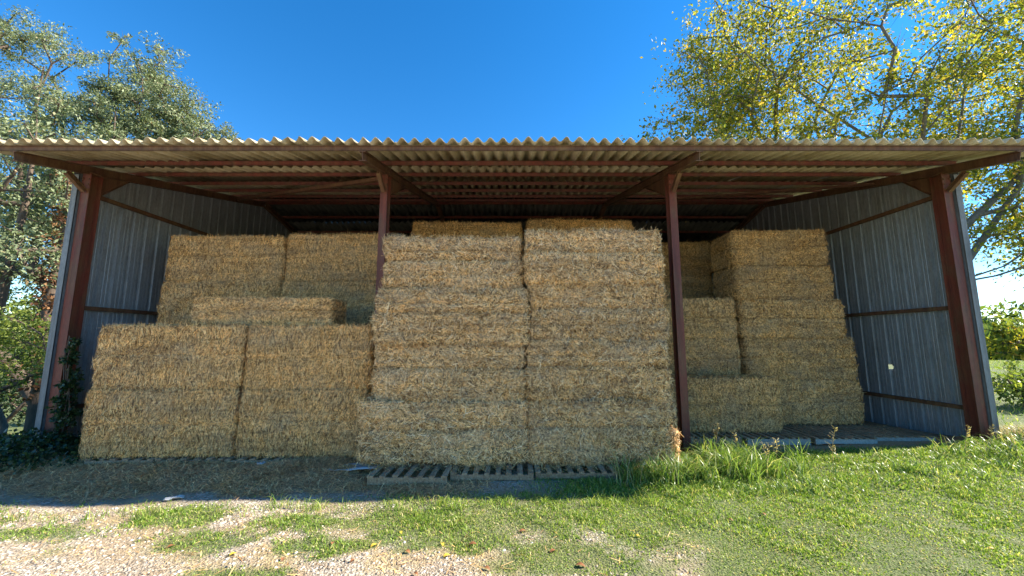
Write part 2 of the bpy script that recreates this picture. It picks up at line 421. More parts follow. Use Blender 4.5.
for nm, fn in (('grass', grass_mask), ('dry', dry_mask), ('litter', litter_mask), ('bounce_ground', lambda x, y: sst(2.4, 1.6, y + .2 * sn(x, y, 2, 40)))):
    a = gm.attributes.new(nm, 'FLOAT', 'POINT')
    val = fn(GX.ravel(), GY.ravel())
    if nm == 'dry': val = np.maximum(val, sst(21.5, 23, GX.ravel()) * sst(29.5, 28, GX.ravel()) * sst(22, 24, GY.ravel()) * sst(33, 30, GY.ravel()))  # pale patch added outside so the right wall's hole looks bright
    if nm == 'grass': val = np.maximum(val, np.clip(far, 0, 1) * (1 - litter_mask(GX.ravel(), GY.ravel()) * (GY.ravel() < 17)) * (1 - .9 * sst(21.5, 23, GX.ravel()) * sst(29.5, 28, GX.ravel()) * sst(22, 24, GY.ravel()) * sst(33, 30, GY.ravel())))
    a.data.foreach_set('value', np.clip(val, 0, 1).astype(np.float32))
tag(obj('ground', gm), 'gravel, dry earth and grass ground in front of the barn', 'ground', kind='structure')

# ------------------------------------------------------------------ barn
barn = empty('hay_barn', (0, 6.86, 0))
tag(barn, 'open-fronted barn with red steel posts, corrugated roof and grey metal side walls', 'barn')
def part(name, mesh, loc=(0, 0, 0), rot=None, parent=None):
    o = obj(name, mesh, barn if parent is None else parent)
    o.location = (loc[0], loc[1] - 6.86, loc[2]) if parent is None else loc
    if rot is not None: o.rotation_euler = rot
    return o
SL = 0.225
EY, RY, BY = 5.74, 11.75, 17.6
def purlin_top(y): return 4.795 + SL * ((y - EY) if y <= RY else (2 * RY - y - EY))
POSTX = [-7.72, -2.32, 2.91, 7.88]
PY, BPY = 6.86, 16.5
SANG = math.atan(SL)

# posts
def post_mesh(h, d, w, mat):
    mb = MB()
    mb.prism([(u, v) for u, v in iprof(d, w, 0.016, 0.012)], (0, 0, -0.15), (0, 0, h), up=(0, 1, 0))
    mb.box(-0.13, 0.13, -0.16, 0.16, 0.0, 0.016)
    return mb.mesh('post', mat)
zr = purlin_top(PY) - 0.05
for i, x in enumerate(POSTX):
    end = i in (0, 3)
    pm = post_mesh(zr - 0.19, 0.21 if end else 0.18, 0.15 if end else 0.13, M_red)
    part('post', pm, (x, PY, 0.0))
    part('post', pm, (x, BPY, 0.0))
# rafters, haunches, braces
bm_ = MB(); bm_.prism([(.014 * math.cos(q * 1.0472), .014 * math.sin(q * 1.0472)) for q in range(6)], (0, .003, 0), (0, -.016, 0)); BOLT = bm_.mesh('bolt', M_rust)
for i, x in enumerate(POSTX):
    mb = MB(); h = 0.15
    a = Vector((0, EY - 0.02, purlin_top(EY) - 0.09 - h / 2)); bpt = Vector((0, RY - 0.03, purlin_top(RY) - 0.09 - h / 2))
    mb.prism(iprof(h, 0.10), a, bpt)
    part('rafter', mb.mesh('rafter', M_rust), (x, 0, 0))
    mb = MB()
    a = Vector((0, RY + 0.03, purlin_top(RY) - 0.09 - h / 2)); bpt = Vector((0, BY, purlin_top(BY) - 0.09 - h / 2))
    mb.prism(iprof(h, 0.10), a, bpt)
    part('rafter', mb.mesh('rafter', M_rust), (x, 0, 0))
    # haunch behind the post: web triangle + bottom flange
    zb = lambda y: purlin_top(y) - 0.09 - h
    mb = MB()
    y0, y1 = PY + 0.125, PY + (0.62 if i in (0, 3) else 1.25)
    z0, z1 = zb(PY) - 0.34, zb(y1)
    mb.add([(-.006, y0, z0), (.006, y0, z0), (-.006, y1, z1 - .004), (.006, y1, z1 - .004), (-.006, y0, zb(y0) - .004), (.006, y0, zb(y0) - .004)],
           [(0, 2, 4), (1, 5, 3), (0, 1, 3, 2), (2, 3, 5, 4), (0, 4, 5, 1)])
    mb.prism([(-.05, -.008), (.05, -.008), (.05, 0), (-.05, 0)], (0, y0, z0), (0, y1, z1 - .006))
    part('haunch', mb.mesh('haunch', M_rust), (x, 0, 0))
    # front knee brace under the overhang
    mb = MB()
    mb.prism(iprof(0.08, 0.07, 0.010, 0.008), (0, PY - 0.115, zb(PY) - 0.34), (0, PY - 0.42, zb(PY - 0.42) - 0.02), up=(0, 1, 1))
    part('knee_brace', mb.mesh('knee_brace', M_rust), (x, 0, 0))
    mb = MB()                                                     # end plate between post and rafter
    mb.box(-.095, .095, PY - .14, PY + .14, zr - 0.188, zr - 0.172)
    jp = part('joint_plate', mb.mesh('joint_plate', M_rust), (x, 0, 0))
    for sx in (-1, 1):
        for k in range(3):
            part('bolt', BOLT, (x + sx * (.055 if i in (0, 3) else .042), PY - (.108 if i in (0, 3) else .093), zr - .30 - k * .10))
# purlins
py_front = [EY + 0.02, 6.75, 7.75, 8.76, 9.77, 10.78, 11.62]
py_all = py_front + [2 * RY - y for y in py_front[::-1]]
XL, XR = -8.62, 8.22
for y in py_all:
    mb = MB()
    z = purlin_top(y) - 0.026
    mb.prism(iprof(0.075, 0.042, 0.008, 0.006), (XL + 0.12, y, z), (XR - 0.12, y, z), up=(0, -SL if y < RY else SL, 1))
    part('purlin', mb.mesh('purlin', M_rust if y < 6 else M_red), (0, 0, 0))
# diagonal wind braces under the roof
def bar(a, b2, r, mat, name):
    mb = MB(); mb.prism([(-r, -r), (r, -r), (r, -r + .006), (-r + .006, -r + .006), (-r + .006, r), (-r, r)], a, b2)
    part(name, mb.mesh(name, mat))
bar((POSTX[1], PY + .1, purlin_top(PY) - .24), (POSTX[0], RY - 1.2, purlin_top(RY - 1.2) - .16), 0.035, M_rust, 'wind_brace')
bar((POSTX[2], RY - .3, purlin_top(RY) - .24), (POSTX[3], PY + 1.2, purlin_top(PY + 1.2) - .16), 0.035, M_rust, 'wind_brace')

# corrugated roof sheets
PITCH, AMP, TH, NW = 0.195, 0.039, 0.008, 5
SW, SLEN = PITCH * NW, 1.66
def sheet_mesh(seed):
    rng = random.Random(seed)
    nseg = NW * 10
    chip = [rng.uniform(-.004, .004) for _ in range(nseg + 1)]
    for _ in range(seed):
        q0 = rng.randrange(nseg - 5)
        for q in range(4): chip[q0 + q] += rng.uniform(.01, .04)
    v, f = [], []
    for layer in (0, 1):
        for yy in (0.0, SLEN):
            for k in range(nseg + 1):
                xx = k / nseg * (SW + 0.02)
                zz = (AMP + .003 * math.sin(seed * 2.1 + k * .07)) * math.cos(2 * math.pi * xx / PITCH + math.pi) + (TH if layer else 0)
                v.append((xx, yy + (chip[k] if yy == 0 else 0), zz))
    n = nseg + 1
    for k in range(nseg):
        f.append((k, k + n, k + n + 1, k + 1))
        f.append((2 * n + k, 2 * n + k + 1, 3 * n + k + 1, 3 * n + k))
        f.append((k, k + 1, 2 * n + k + 1, 2 * n + k))
        f.append((n + k, 3 * n + k, 3 * n + k + 1, n + k + 1))
    f.append((0, 2 * n, 3 * n, n)); f.append((n - 1, 2 * n - 1, 4 * n - 1, 3 * n - 1))
    return pymesh('roof_sheet', v, f, M_roof, True)
SHM = [sheet_mesh(i) for i in range(4)]
for mm in SHM:
    mm.polygons.foreach_set('use_smooth', [len(p.vertices) == 4 for p in mm.polygons])
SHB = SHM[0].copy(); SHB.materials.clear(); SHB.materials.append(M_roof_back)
rng = random.Random(5)
ncol = int((XR - XL) / SW) + 1
step = (RY - EY + 0.12) / math.cos(SANG) / 4
for side in (0, 1):
    for r in range(4):
        for cidx in range(ncol):
            x = XL + cidx * SW
            s0 = r * step
            yb = EY - 0.10 + s0 * math.cos(SANG)
            if side == 0:
                z = purlin_top(EY) + AMP + 0.003 + SL * (yb - EY) + rng.uniform(.014, .020) + 0.010 * (cidx % 2)
                part('roof_sheet', SHM[rng.randrange(4) if r == 0 else 0], (x, yb + (rng.uniform(-.035, .03) if r == 0 else rng.uniform(-.012, .012)), z), (SANG + rng.uniform(-.0105, -.009), 0, 0))
            else:
                yy = 2 * RY - yb
                z = purlin_top(EY) + AMP + 0.003 + SL * (yb - EY) + rng.uniform(0, .004) + 0.010 * (cidx % 2)
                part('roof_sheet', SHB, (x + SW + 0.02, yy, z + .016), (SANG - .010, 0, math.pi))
mb = MB()
mb.prism([(-.20, -.055), (0, 0.02), (.20, -.055), (.20, -.045), (0, .03), (-.20, -.045)], (XL, RY, purlin_top(RY) + .145), (XR, RY, purlin_top(RY) + .145))
part('ridge_cap', mb.mesh('ridge_cap', M_roof))

# ribbed metal wall sheets
RP = 0.28
def rib_profile(w):
    """(along, out) polyline of the trapezoidal sheet"""
    out = []; n = int(round(w / RP))
    for k in range(n):
        s = k * RP
        for a, o in ((0, 0), (.06, 0), (.066, .003), (.08, .003), (.086, 0), (.13, 0), (.136, .003), (.15, .003), (.156, 0), (.196, 0), (.212, .046), (.256, .046), (.272, 0)):
            out.append((s + a, o))
    out.append((w + 0.03, 0)); return out
WS = RP * 3
def wall_sheet(y0, topfn, along, fixed, outsign, bottom=-0.12, hole=None, mat=None):
    mat = mat or M_galv
    prof = rib_profile(WS)
    rows = [0.0, 1.0]
    if hole:
        rows = list(np.linspace(0, .18, 4)) + list(np.linspace(.19, .36, 60)) + [.6, 1.0]
        fine = []
        for (a0, o0), (a1, o1) in zip(prof, prof[1:]):
            m_ = max(1, int((a1 - a0) / .012))
            fine += [(a0 + (a1 - a0) * q / m_, o0 + (o1 - o0) * q / m_) for q in range(m_)]
        prof = fine + [prof[-1]]
    v, f = [], []; n = len(prof)
    for r in rows:
        for a, o in prof:
            t = y0 + a; zt = topfn(t); z = bottom + (zt - bottom) * r
            off = fixed + outsign * o
            v.append((off, t, z) if along == 'y' else (t, off, z))
    for i in range(len(rows) - 1):
        for k in range(n - 1):
            if hole:
                t = y0 + (prof[k][0] + prof[k + 1][0]) / 2; z = (v[i * n + k][2] + v[(i + 1) * n + k][2]) / 2
                if any(((t - hy) / ry) ** 2 + ((z - hz) / rz) ** 2 < 1 for hy, hz, ry, rz in hole): continue
            f.append((i * n + k, i * n + k + 1, (i + 1) * n + k + 1, (i + 1) * n + k))
    return pymesh('wall_sheet', v, f, mat)
wrng = random.Random(8)
for sgn, xw in ((-1, POSTX[0] - 0.125), (1, POSTX[3] + 0.125)):
    for k in range(12):
        y0 = PY - 0.10 + k * WS
        if y0 + WS > BY - 0.2: continue
        gap = wrng.uniform(-0.02, 0.03)
        hole = None
        if sgn > 0 and y0 < 8.44 < y0 + WS: hole = [(8.42, 1.235, 0.085, 0.05), (8.53, 1.215, 0.05, 0.03), (8.9, 1.52, 0.03, 0.025)]
        part('wall_sheet', wall_sheet(y0, lambda t: purlin_top(t) - 0.06 + gap, 'y', xw + sgn * 0.005 * (k % 2), sgn, hole=hole))
    for zz in (0.62, 2.38, 4.47):
        mb = MB(); mb.prism([(-.03, -.035), (.03, -.035), (.03, .035), (.022, .035), (.022, -.027), (-.022, -.027), (-.022, .035), (-.03, .035)],
                            (POSTX[0 if sgn < 0 else 3] + sgn * 0.083, PY + 0.13, zz), (POSTX[0 if sgn < 0 else 3] + sgn * 0.083, BPY - 0.15, zz))
        part('girt', mb.mesh('girt', M_rust))
    mb = MB()                                                    # folded corner flashing beside the post
    x0 = xw + sgn * 0.075
    xi = POSTX[0 if sgn < 0 else 3] + sgn * 0.10
    mb.box(min(x0, xi), max(x0, xi), PY - 0.145, PY - 0.141, 0.02, purlin_top(PY) - .28)
    mb.box(x0 - .002, x0 + .002, PY - 0.141, PY + 0.06, 0.02, purlin_top(PY) - .16)
    part('corner_flashing', mb.mesh('corner_flashing', M_flash))
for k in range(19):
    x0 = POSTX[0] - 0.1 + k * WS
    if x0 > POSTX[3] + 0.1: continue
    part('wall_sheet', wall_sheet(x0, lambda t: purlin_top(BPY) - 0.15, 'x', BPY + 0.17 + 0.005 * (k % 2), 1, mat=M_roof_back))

# ------------------------------------------------------------------ straw bales
BW, BH, BD = 2.15, 0.85, 0.85
def bale_surface(fid, u, v, crease, seed, lump):
    """points and normals on a rounded, creased box; u,v in 0..1 on face fid"""
    hw, hh, hd = BW / 2, BH / 2, BD / 2
    r = 0.085
    if fid == 0:   p = np.stack([(u * 2 - 1) * hw, np.full_like(u, -hd), v * BH], 1); n0 = np.array([0, -1, 0.])
    elif fid == 1: p = np.stack([(1 - u * 2) * hw, np.full_like(u, hd), v * BH], 1); n0 = np.array([0, 1, 0.])
    elif fid == 2: p = np.stack([np.full_like(u, -hw), (1 - u * 2) * hd, v * BH], 1); n0 = np.array([-1, 0, 0.])
    elif fid == 3: p = np.stack([np.full_like(u, hw), (u * 2 - 1) * hd, v * BH], 1); n0 = np.array([1, 0, 0.])
    elif fid == 4: p = np.stack([(u * 2 - 1) * hw, (v * 2 - 1) * hd, np.full_like(u, BH)], 1); n0 = np.array([0, 0, 1.])
    else:          p = np.stack([(u * 2 - 1) * hw, (1 - v * 2) * hd, np.zeros_like(u)], 1); n0 = np.array([0, 0, -1.])
    lo = np.array([-hw + r, -hd + r, r]); hi = np.array([hw - r, hd - r, BH - r])
    q = np.clip(p, lo, hi); d = p - q
    ln = np.linalg.norm(d, axis=1, keepdims=True); n = d / np.maximum(ln, 1e-6)
    p = q + n * r
    x, y, z = p[:, 0], p[:, 1], p[:, 2]
    side = 1 - np.abs(n[:, 2])
    disp = lump * (sn(x + y, z * 1.4, 5.0, seed) * 0.55 + sn(x - y, z * 1.6, 13.0, seed + 2) * 0.4 + sn(x + 2 * y, z, 31.0, seed + 4) * 0.28) + lump * .8 * sn(x + y, z * 1.5, 1.9, seed + 7)
    for zc, dep, wd in crease:
        zz = zc * BH + 0.018 * sn(x, y, 4.0, seed + zc * 9)
        disp = disp - dep * np.exp(-((z - zz) / wd) ** 2) * side
    bul = 0.018 * (1 - ((z / BH) * 2 - 1) ** 2) * side
    p = p + n * (disp + bul)[:, None]
    return p, n

def bale_meshes(seed, style):
    """solid body + straw skin"""
    rng = np.random.default_rng(seed)
    if style == 'A': crease = [(0.5 + rng.uniform(-.09, .09), .085, .036), (0.25 + rng.uniform(-.05, .05), .042, .022), (0.75 + rng.uniform(-.05, .05), .042, .022)]; lump = .055; mats = (M_bodA, M_strA)
    elif style == 'B': crease = [(0.27 + rng.uniform(-.03, .03), .03, .02), (0.52 + rng.uniform(-.05, .05), .045, .024), (0.77, .028, .02)]; lump = .021; mats = (M_bodA, M_strB)
    else: crease = [(0.5 + rng.uniform(-.04, .04), .06, .025), (0.25, .02, .02)]; lump = .026; mats = (M_bodC, M_strC)
    V, Q = [], []; off = 0
    for fid in range(6):
        nu = 60 if fid in (0, 1, 4, 5) else 26; nv = 30
        if fid in (1, 5): nu, nv = 12, 8
        U, W = np.meshgrid(np.linspace(0, 1, nu), np.linspace(0, 1, nv))
        p, n = bale_surface(fid, U.ravel(), W.ravel(), crease, seed, lump)
        V.append(p - n * 0.012)
        i = (np.arange(nv - 1)[:, None] * nu + np.arange(nu - 1)[None, :]).ravel() + off
        Q.append(np.stack([i, i + 1, i + nu + 1, i + nu], 1)); off += nu * nv
    body = npmesh('straw_bale', np.concatenate(V), quads=np.concatenate(Q), mat=mats[0], smooth=True)
    # straw strands
    dens = {0: 6600, 1: 150, 2: 3600, 3: 3600, 4: 2200, 5: 0}
    PV, TA = [], []
    for fid in range(6):
        area = {0: BW * BH, 1: BW * BH, 2: BD * BH, 3: BD * BH, 4: BW * BD, 5: 0}[fid]
        c = int(area * dens[fid])
        if not c: continue
        u, w = rng.random(c), rng.random(c)
        if fid == 0:                                              # extra hairs along the edges and creases
            k = c // 20
            u = np.concatenate([u, rng.random(k)]); w = np.concatenate([w, 1 - np.abs(rng.normal(0, .03, k)).clip(0, 1)])
            u = np.concatenate([u, rng.random(k // 2)]); w = np.concatenate([w, np.abs(rng.normal(0, .03, k // 2)).clip(0, 1)])
            c = len(u)
        p, n = bale_surface(fid, u, w, crease, seed, lump)
        if fid in (4, 5): t1 = np.tile([1., 0, 0], (c, 1)); t2 = np.tile([0, 1., 0], (c, 1))
        else:
            t2 = np.tile([0, 0, 1.], (c, 1)); t1 = np.cross(t2, n); t1 /= np.maximum(np.linalg.norm(t1, axis=1, keepdims=True), 1e-6)
        if style == 'A':
            ang = np.where(rng.random(c) < 0.5, rng.uniform(-1.57, 1.57, c), rng.normal(0.1, .6, c))
            ang += 0.9 * sn(p[:, 0] + p[:, 1], p[:, 2], 9, seed + 20)
            ln = rng.uniform(.05, .17, c); wd = rng.uniform(.0035, .009, c); curl = rng.normal(0, .35, c); lift = np.abs(rng.normal(0.10, .16, c))
        elif style == 'B':
            ang = rng.normal(0.12, .42, c) + 0.25 * sn(p[:, 0] + p[:, 1], p[:, 2], 6, seed + 20)
            ln = rng.uniform(.05, .15, c); wd = rng.uniform(.003, .0078, c); curl = rng.normal(0, .2, c); lift = np.abs(rng.normal(0.07, .12, c))
        else:
            ang = np.where(rng.random(c) < 0.35, rng.uniform(-1.57, 1.57, c), rng.normal(0.0, .6, c))
            ln = rng.uniform(.05, .15, c); wd = rng.uniform(.004, .0095, c); curl = rng.normal(0, .25, c); lift = np.abs(rng.normal(0.08, .12, c))
        if fid < 4:                                               # straw lies along the seams
            dz = np.minimum(p[:, 2], BH - p[:, 2])
            for zc, dep, _ in crease:
                if dep > .03: dz = np.minimum(dz, np.abs(p[:, 2] - zc * BH))
            wv = np.exp(-(dz / .055) ** 2) * (rng.random(c) < .7)
            ang = ang * (1 - wv) + wv * (np.sign(ang) * 1.5 + rng.normal(0, .12, c))
            ln = ln * (1 - .25 * wv); lift = lift * (1 - .7 * wv)
        sg = np.sign(rng.random(c) - .5)
        d = (t2 * np.cos(ang)[:, None] + t1 * np.sin(ang)[:, None]) * sg[:, None]
        s = np.cross(d, n); s += n * rng.normal(0, .5, c)[:, None]; s /= np.linalg.norm(s, axis=1, keepdims=True)
        base = p - n * rng.uniform(-.004, .010, c)[:, None]
        a0 = base - d * (ln * .5)[:, None]
        a1 = base + n * (lift * ln * .5 + .003)[:, None] + s * (curl * ln * .15)[:, None]
        a2 = base + d * (ln * .5)[:, None] + n * (lift * ln)[:, None] + s * (curl * ln * .5)[:, None]
        hw = s * (wd * .5)[:, None]
        PV.append(np.stack([a0 - hw * .7, a0 + hw * .7, a1 - hw, a1 + hw, a2 - hw * .6, a2 + hw * .6], 1).reshape(-1, 3))
    PV = np.concatenate(PV); k = np.arange(len(PV) // 6) * 6
    Q = np.concatenate([np.stack([k, k + 1, k + 3, k + 2], 1), np.stack([k + 2, k + 3, k + 5, k + 4], 1)])
    straw = npmesh('straw_skin', PV, quads=Q, mat=mats[1])
    return body, straw
BALE = {s: [bale_meshes(sd + k * 10, s) for k in range(3)] for sd, s in ((100, 'A'), (200, 'B'), (300, 'C'))}
brng = random.Random(17)
bcount = [0]
def bale(style, x0, x1, y0, y1, z0, z1, label, group, rz=None):
    var = BALE[style][bcount[0] % 3]; bcount[0] += 1
    o = obj('straw_bale', var[0], None, ((x0 + x1) / 2, (y0 + y1) / 2, z0), (0, R(brng.uniform(-.35, .35)), R(brng.uniform(-1.2, 1.2) if rz is None else rz)),
            ((x1 - x0) / BW, (y1 - y0) / BD, (z1 - z0) / BH))
    tag(o, label, 'straw bale', group)
    s = obj('straw_skin', var[1], o); tag(s, kind='stuff')
    return o
j = lambda a=.03: brng.uniform(-a, a)
GM = 'bales of the tall middle stack'
ords4 = ['bottom', 'second from bottom', 'second from top', 'top']
zs = [0.125, 0.935, 1.745, 2.545, 3.32]
for k in range(4):
    d = [(-2.11, .23), (-1.97, .165), (-1.98, .21), (-1.90, .14)][k]
    bale('A', d[0], d[1], 5.58 + [0, .09, .05, .10][k], 6.50, zs[k], zs[k + 1] + .004, f'coarse pale straw bale, {ords4[k]} in left column of the tall middle stack', GM)
zs = [0.125, 0.96, 1.80, 2.63, 3.43]
for k in range(4):
    d = [(.25, 2.28), (.225, 2.23), (.265, 2.27), (.20, 2.21)][k]
    bale('A', d[0], d[1], 5.59 + [0, .06, .10, .05][k], 6.52, zs[k], zs[k + 1] + .004, f'coarse pale straw bale, {ords4[k]} in right column of the tall middle stack', GM)
GL = 'bales of the low left stack'
zs = [0.125, 1.07, 2.02]
for cidx, (a, bb) in enumerate(((-6.25, -4.075), (-4.0, -2.13))):
    for k in range(2):
        bale('B', a, bb, 5.89 + .05 * k, 6.72, zs[k], zs[k + 1] + .004, f"neat golden straw bale, {['bottom', 'top'][k]} of the {['outer', 'inner'][cidx]} column in the low left stack", GL)
bale('B', -5.04, -2.86, 6.14, 6.70, 2.024, 2.47, 'thin flat straw bale lying alone on the low left stack', None, 0.4)
GU = 'bales of the raised left back stack'
zs = [0.125, 1.07, 2.02, 2.95, 3.87]
for cidx, (a, bb) in enumerate(((-6.92, -4.58), (-4.55, -2.62))):
    for k in range(4):
        lab = (f"dim golden straw bale, {['', '', 'lower', 'upper'][k]} of the {['left', 'right'][cidx]} column behind the thin flat bale" if k > 1
               else 'straw bale at the foot of the left back stack, behind the low stack')
        bale('B', a + (.05 if k == 3 else 0), bb, 7.60 + .02 * (k % 2), 8.45, zs[k], zs[k + 1] + .004 + (.04 if (cidx and k == 3) else 0), lab, GU)
GB = 'bales of the dark row behind the middle stack'
zs = [0.125, 1.02, 1.92, 2.82, 3.70, 4.58]
for cidx, (a, bb) in enumerate(((-2.37, .22), (.36, 2.86))):
    for k in range(5):
        lab = (f"dark shaded bale just showing above the {['left', 'right'][cidx]} column of the middle stack" if k == 4
               else 'straw bale of the dark back row, under its topmost bales')
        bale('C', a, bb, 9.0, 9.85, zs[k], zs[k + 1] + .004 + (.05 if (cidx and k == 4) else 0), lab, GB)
GR = 'bales of the tall right stack'
zs = [0.14, 1.0, 1.84, 2.62, 3.36, 4.11]
ords5 = ['bottom', 'second', 'third', 'fourth', 'topmost']
for k in range(5):
    d = [(4.92, 7.02), (4.78, 6.99), (4.74, 6.82), (4.70, 6.72), (4.67, 6.64)][k]
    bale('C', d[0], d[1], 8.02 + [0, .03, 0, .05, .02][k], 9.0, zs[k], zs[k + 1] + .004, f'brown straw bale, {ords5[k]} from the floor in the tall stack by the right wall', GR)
for k in range(3):
    bale('C', 2.62, [4.78, 4.68, 4.66][k], 8.12, 8.92, [0.14, 1.0, 1.83][k], [1.004, 1.834, 2.66][k],
         ['straw bale at floor level behind the front right bale', 'brown straw bale resting just behind and above the front right bale', 'upper brown straw bale between right middle post and the tall right stack'][k], 'bales of the short right stack')
bale('C', 2.86, 4.93, 7.36, 8.08, 0.14, 1.10, 'single straw bale on pallets at front right, beside the right middle post', None, 0.6)
zs = [0.14, 1.0, 1.84, 2.62, 3.50, 4.42]
for k in range(5):
    lab = 'straw bale low in the far stack behind the right middle post' if k < 3 else f"shaded straw bale, {['lower', 'upper'][k - 3]} of two seen far behind the right middle post"
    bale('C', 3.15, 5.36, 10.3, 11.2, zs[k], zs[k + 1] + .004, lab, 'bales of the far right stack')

# ------------------------------------------------------------------ pallets
def pallet(x0, x1, y0, y1, ztop, label, group, m_slat, m_front, nsl=7, rz=0.0, zb=None):
    w, dp = x1 - x0, y1 - y0
    cx, cy = (x0 + x1) / 2, (y0 + y1) / 2
    base = (gz(cx, cy) if zb is None else zb) - 0.004
    base = min(base, ztop - 0.10)
    root = empty('pallet', (cx, cy, base)); root.rotation_euler = (0, 0, R(rz))
    tag(root, label, 'pallet', group)
    h = ztop - base; rg = random.Random(int(x0 * 100))
    for k, yy in enumerate((-dp / 2, -0.05, dp / 2 - 0.10)):
        mb = MB(); mb.box(-w / 2, w / 2, yy, yy + (0.03 if k == 0 else .1), 0.018, h - 0.024, .003, rg)
        obj('stringer', mb.mesh('stringer', m_front if k == 0 else m_slat), root)
    sw = w / nsl * .48
    for k in range(nsl):
        xx = -w / 2 + (w - sw) * k / (nsl - 1) + (rg.uniform(-.012, .012) if 0 < k < nsl - 1 else 0)
        mb = MB(); mb.box(xx, xx + sw * rg.uniform(.92, 1.06), -dp / 2 - rg.uniform(-.004, .012), dp / 2, h - 0.022, h + rg.uniform(-.003, .002), .003, rg)
        obj('slat', mb.mesh('slat', m_slat), root)
    for k in range(3):
        xx = -w / 2 + (w - .1) * k / 2
        mb = MB(); mb.box(xx, xx + .1, -dp / 2 + .006, dp / 2, 0.0, 0.0165, .001, rg)
        obj('bottom_board', mb.mesh('bottom_board', m_slat), root)
    return root
GP = 'pallets under the middle stack'
pallet(-1.80, -.80, 5.14, 6.3, .118, 'weathered grey pallet jutting out at the left foot of the middle stack', GP, M_wood, M_wood, 7, -1.2)
pallet(-.78, .28, 5.24, 6.35, .118, 'grey pallet under the joint between the two middle stack columns', GP, M_wood, M_wood, 8, -.6)
pallet(.30, 1.36, 5.30, 6.4, .118, 'grey pallet half overgrown under the right middle column', GP, M_wood, M_wood, 8, .4)
pallet(1.38, 2.40, 5.40, 6.5, .118, 'pallet buried in tall grass beside the right middle post', GP, M_wood, M_wood, 7, .6)
GPL = 'pallets under the low left stack'
xl = [-6.1, -5.1, -4.1, -3.1, -2.12]
labs = ['pallet under the left end of the low left stack', 'pallet left of centre under the low left stack', 'pallet right of centre under the low left stack', 'pallet under the right end of the low left stack']
for k in range(4):
    pallet(xl[k], xl[k + 1] - .03, 5.84 + .02 * (k % 2), 6.74, .118, labs[k], GPL, M_wood, M_wood, 6, 0)
GPR = 'pallets on the right floor'
pallet(2.98, 3.98, 7.05, 8.1, .132, 'dark pallet behind tall grass, right of the right middle post', GPR, M_wood, M_wood, 9, .5)
pallet(4.02, 5.14, 7.0, 8.0, .132, 'pallet with pale front board before the single front bale', GPR, M_wood, M_wood_p, 9, 1.2)
pallet(5.22, 6.27, 6.98, 7.98, .132, 'pallet with pale front board before the tall right stack', GPR, M_wood, M_wood_p, 9, -.3)
pallet(6.33, 7.40, 7.10, 8.0, .132, 'pallet in the right corner against the ribbed metal wall', GPR, M_wood, M_wood_p, 9, -.4)
for k, (a, bb) in enumerate(((2.7, 3.76), (3.80, 4.86), (4.90, 5.96), (6.0, 7.06))):
    pallet(a, bb, 8.04 if a < 2 else 8.12, 9.05, .132, 'dark pallet carrying the straw bales along the right floor', 'pallets under the right stacks', M_wood_d, M_wood_d, 6, 0)
for (a, bb, y0, y1) in ((-6.9, -5.8, 7.62, 8.5), (-5.7, -4.6, 7.62, 8.5), (-4.5, -3.6, 7.62, 8.5), (-3.55, -2.66, 7.62, 8.5)):
    pallet(a, bb, y0, y1, .118, 'pallet carrying the raised left back stack', 'pallets under the left back stack', M_wood_d, M_wood_d, 5, 0)
for (a, bb, y0, y1) in ((-2.3, -1.1, 9.02, 9.9), (-1.05, .2, 9.02, 9.9), (.38, 1.6, 9.02, 9.9), (1.65, 2.84, 9.02, 9.9)):
    pallet(a, bb, y0, y1, .118, 'pallet carrying the dark row behind the middle stack', 'pallets under the dark back row', M_wood_d, M_wood_d, 5, 0)
for (a, bb) in ((3.2, 4.2), (4.3, 5.3)):
    pallet(a, bb, 10.32, 11.2, .132, 'pallet carrying the far stack behind the right middle post', 'pallets under the far right stack', M_wood_d, M_wood_d, 5, 0)

# ------------------------------------------------------------------ blades, leaves, stones
def blades(name, x, y, h, w, bend, mat, seed, z=None, segs=3):
    rng = np.random.default_rng(seed); c = len(x)
    z = ground_z(x, y) - 0.006 if z is None else z
    az = rng.uniform(0, 2 * np.pi, c); fa = rng.uniform(0, 2 * np.pi, c)
    dx, dy = np.cos(az), np.sin(az); sx, sy = np.cos(fa), np.sin(fa)
    V = []
    for i in range(segs):
        t = i / segs; b = bend * t ** 2
        r = (1 - 0.55 * t) * w / 2
        cx = x + dx * h * b; cy = y + dy * h * b; cz = z + h * t * (1 - .45 * b * t)
        V += [np.stack([cx - sx * r, cy - sy * r, cz], 1), np.stack([cx + sx * r, cy + sy * r, cz], 1)]
    b = bend
    V.append(np.stack([x + dx * h * b, y + dy * h * b, z + h * (1 - .45 * b)], 1))
    n = 2 * segs + 1
    V = np.stack(V, 1).reshape(-1, 3); k = np.arange(c) * n
    Q = np.concatenate([np.stack([k + 2 * i, k + 2 * i + 1, k + 2 * i + 3, k + 2 * i + 2], 1) for i in range(segs - 1)]) if segs > 1 else None
    T = np.stack([k + 2 * segs - 2, k + 2 * segs - 1, k + 2 * segs], 1)
    return npmesh(name, V, tris=T, quads=Q, mat=mat)

rg = np.random.default_rng(31)
def scatter(n, x0, x1, y0, y1, maskfn):
    x = rg.uniform(x0, x1, n); y = rg.uniform(y0, y1, n)
    k = rg.random(n) < maskfn(x, y)
    return x[k], y[k]
noground = lambda x, y: ~((y > 5.5) & (x > -8) & (x < 2.6)) & ~((y > 6.85) & (x > 2.6) & (x < 8.1))
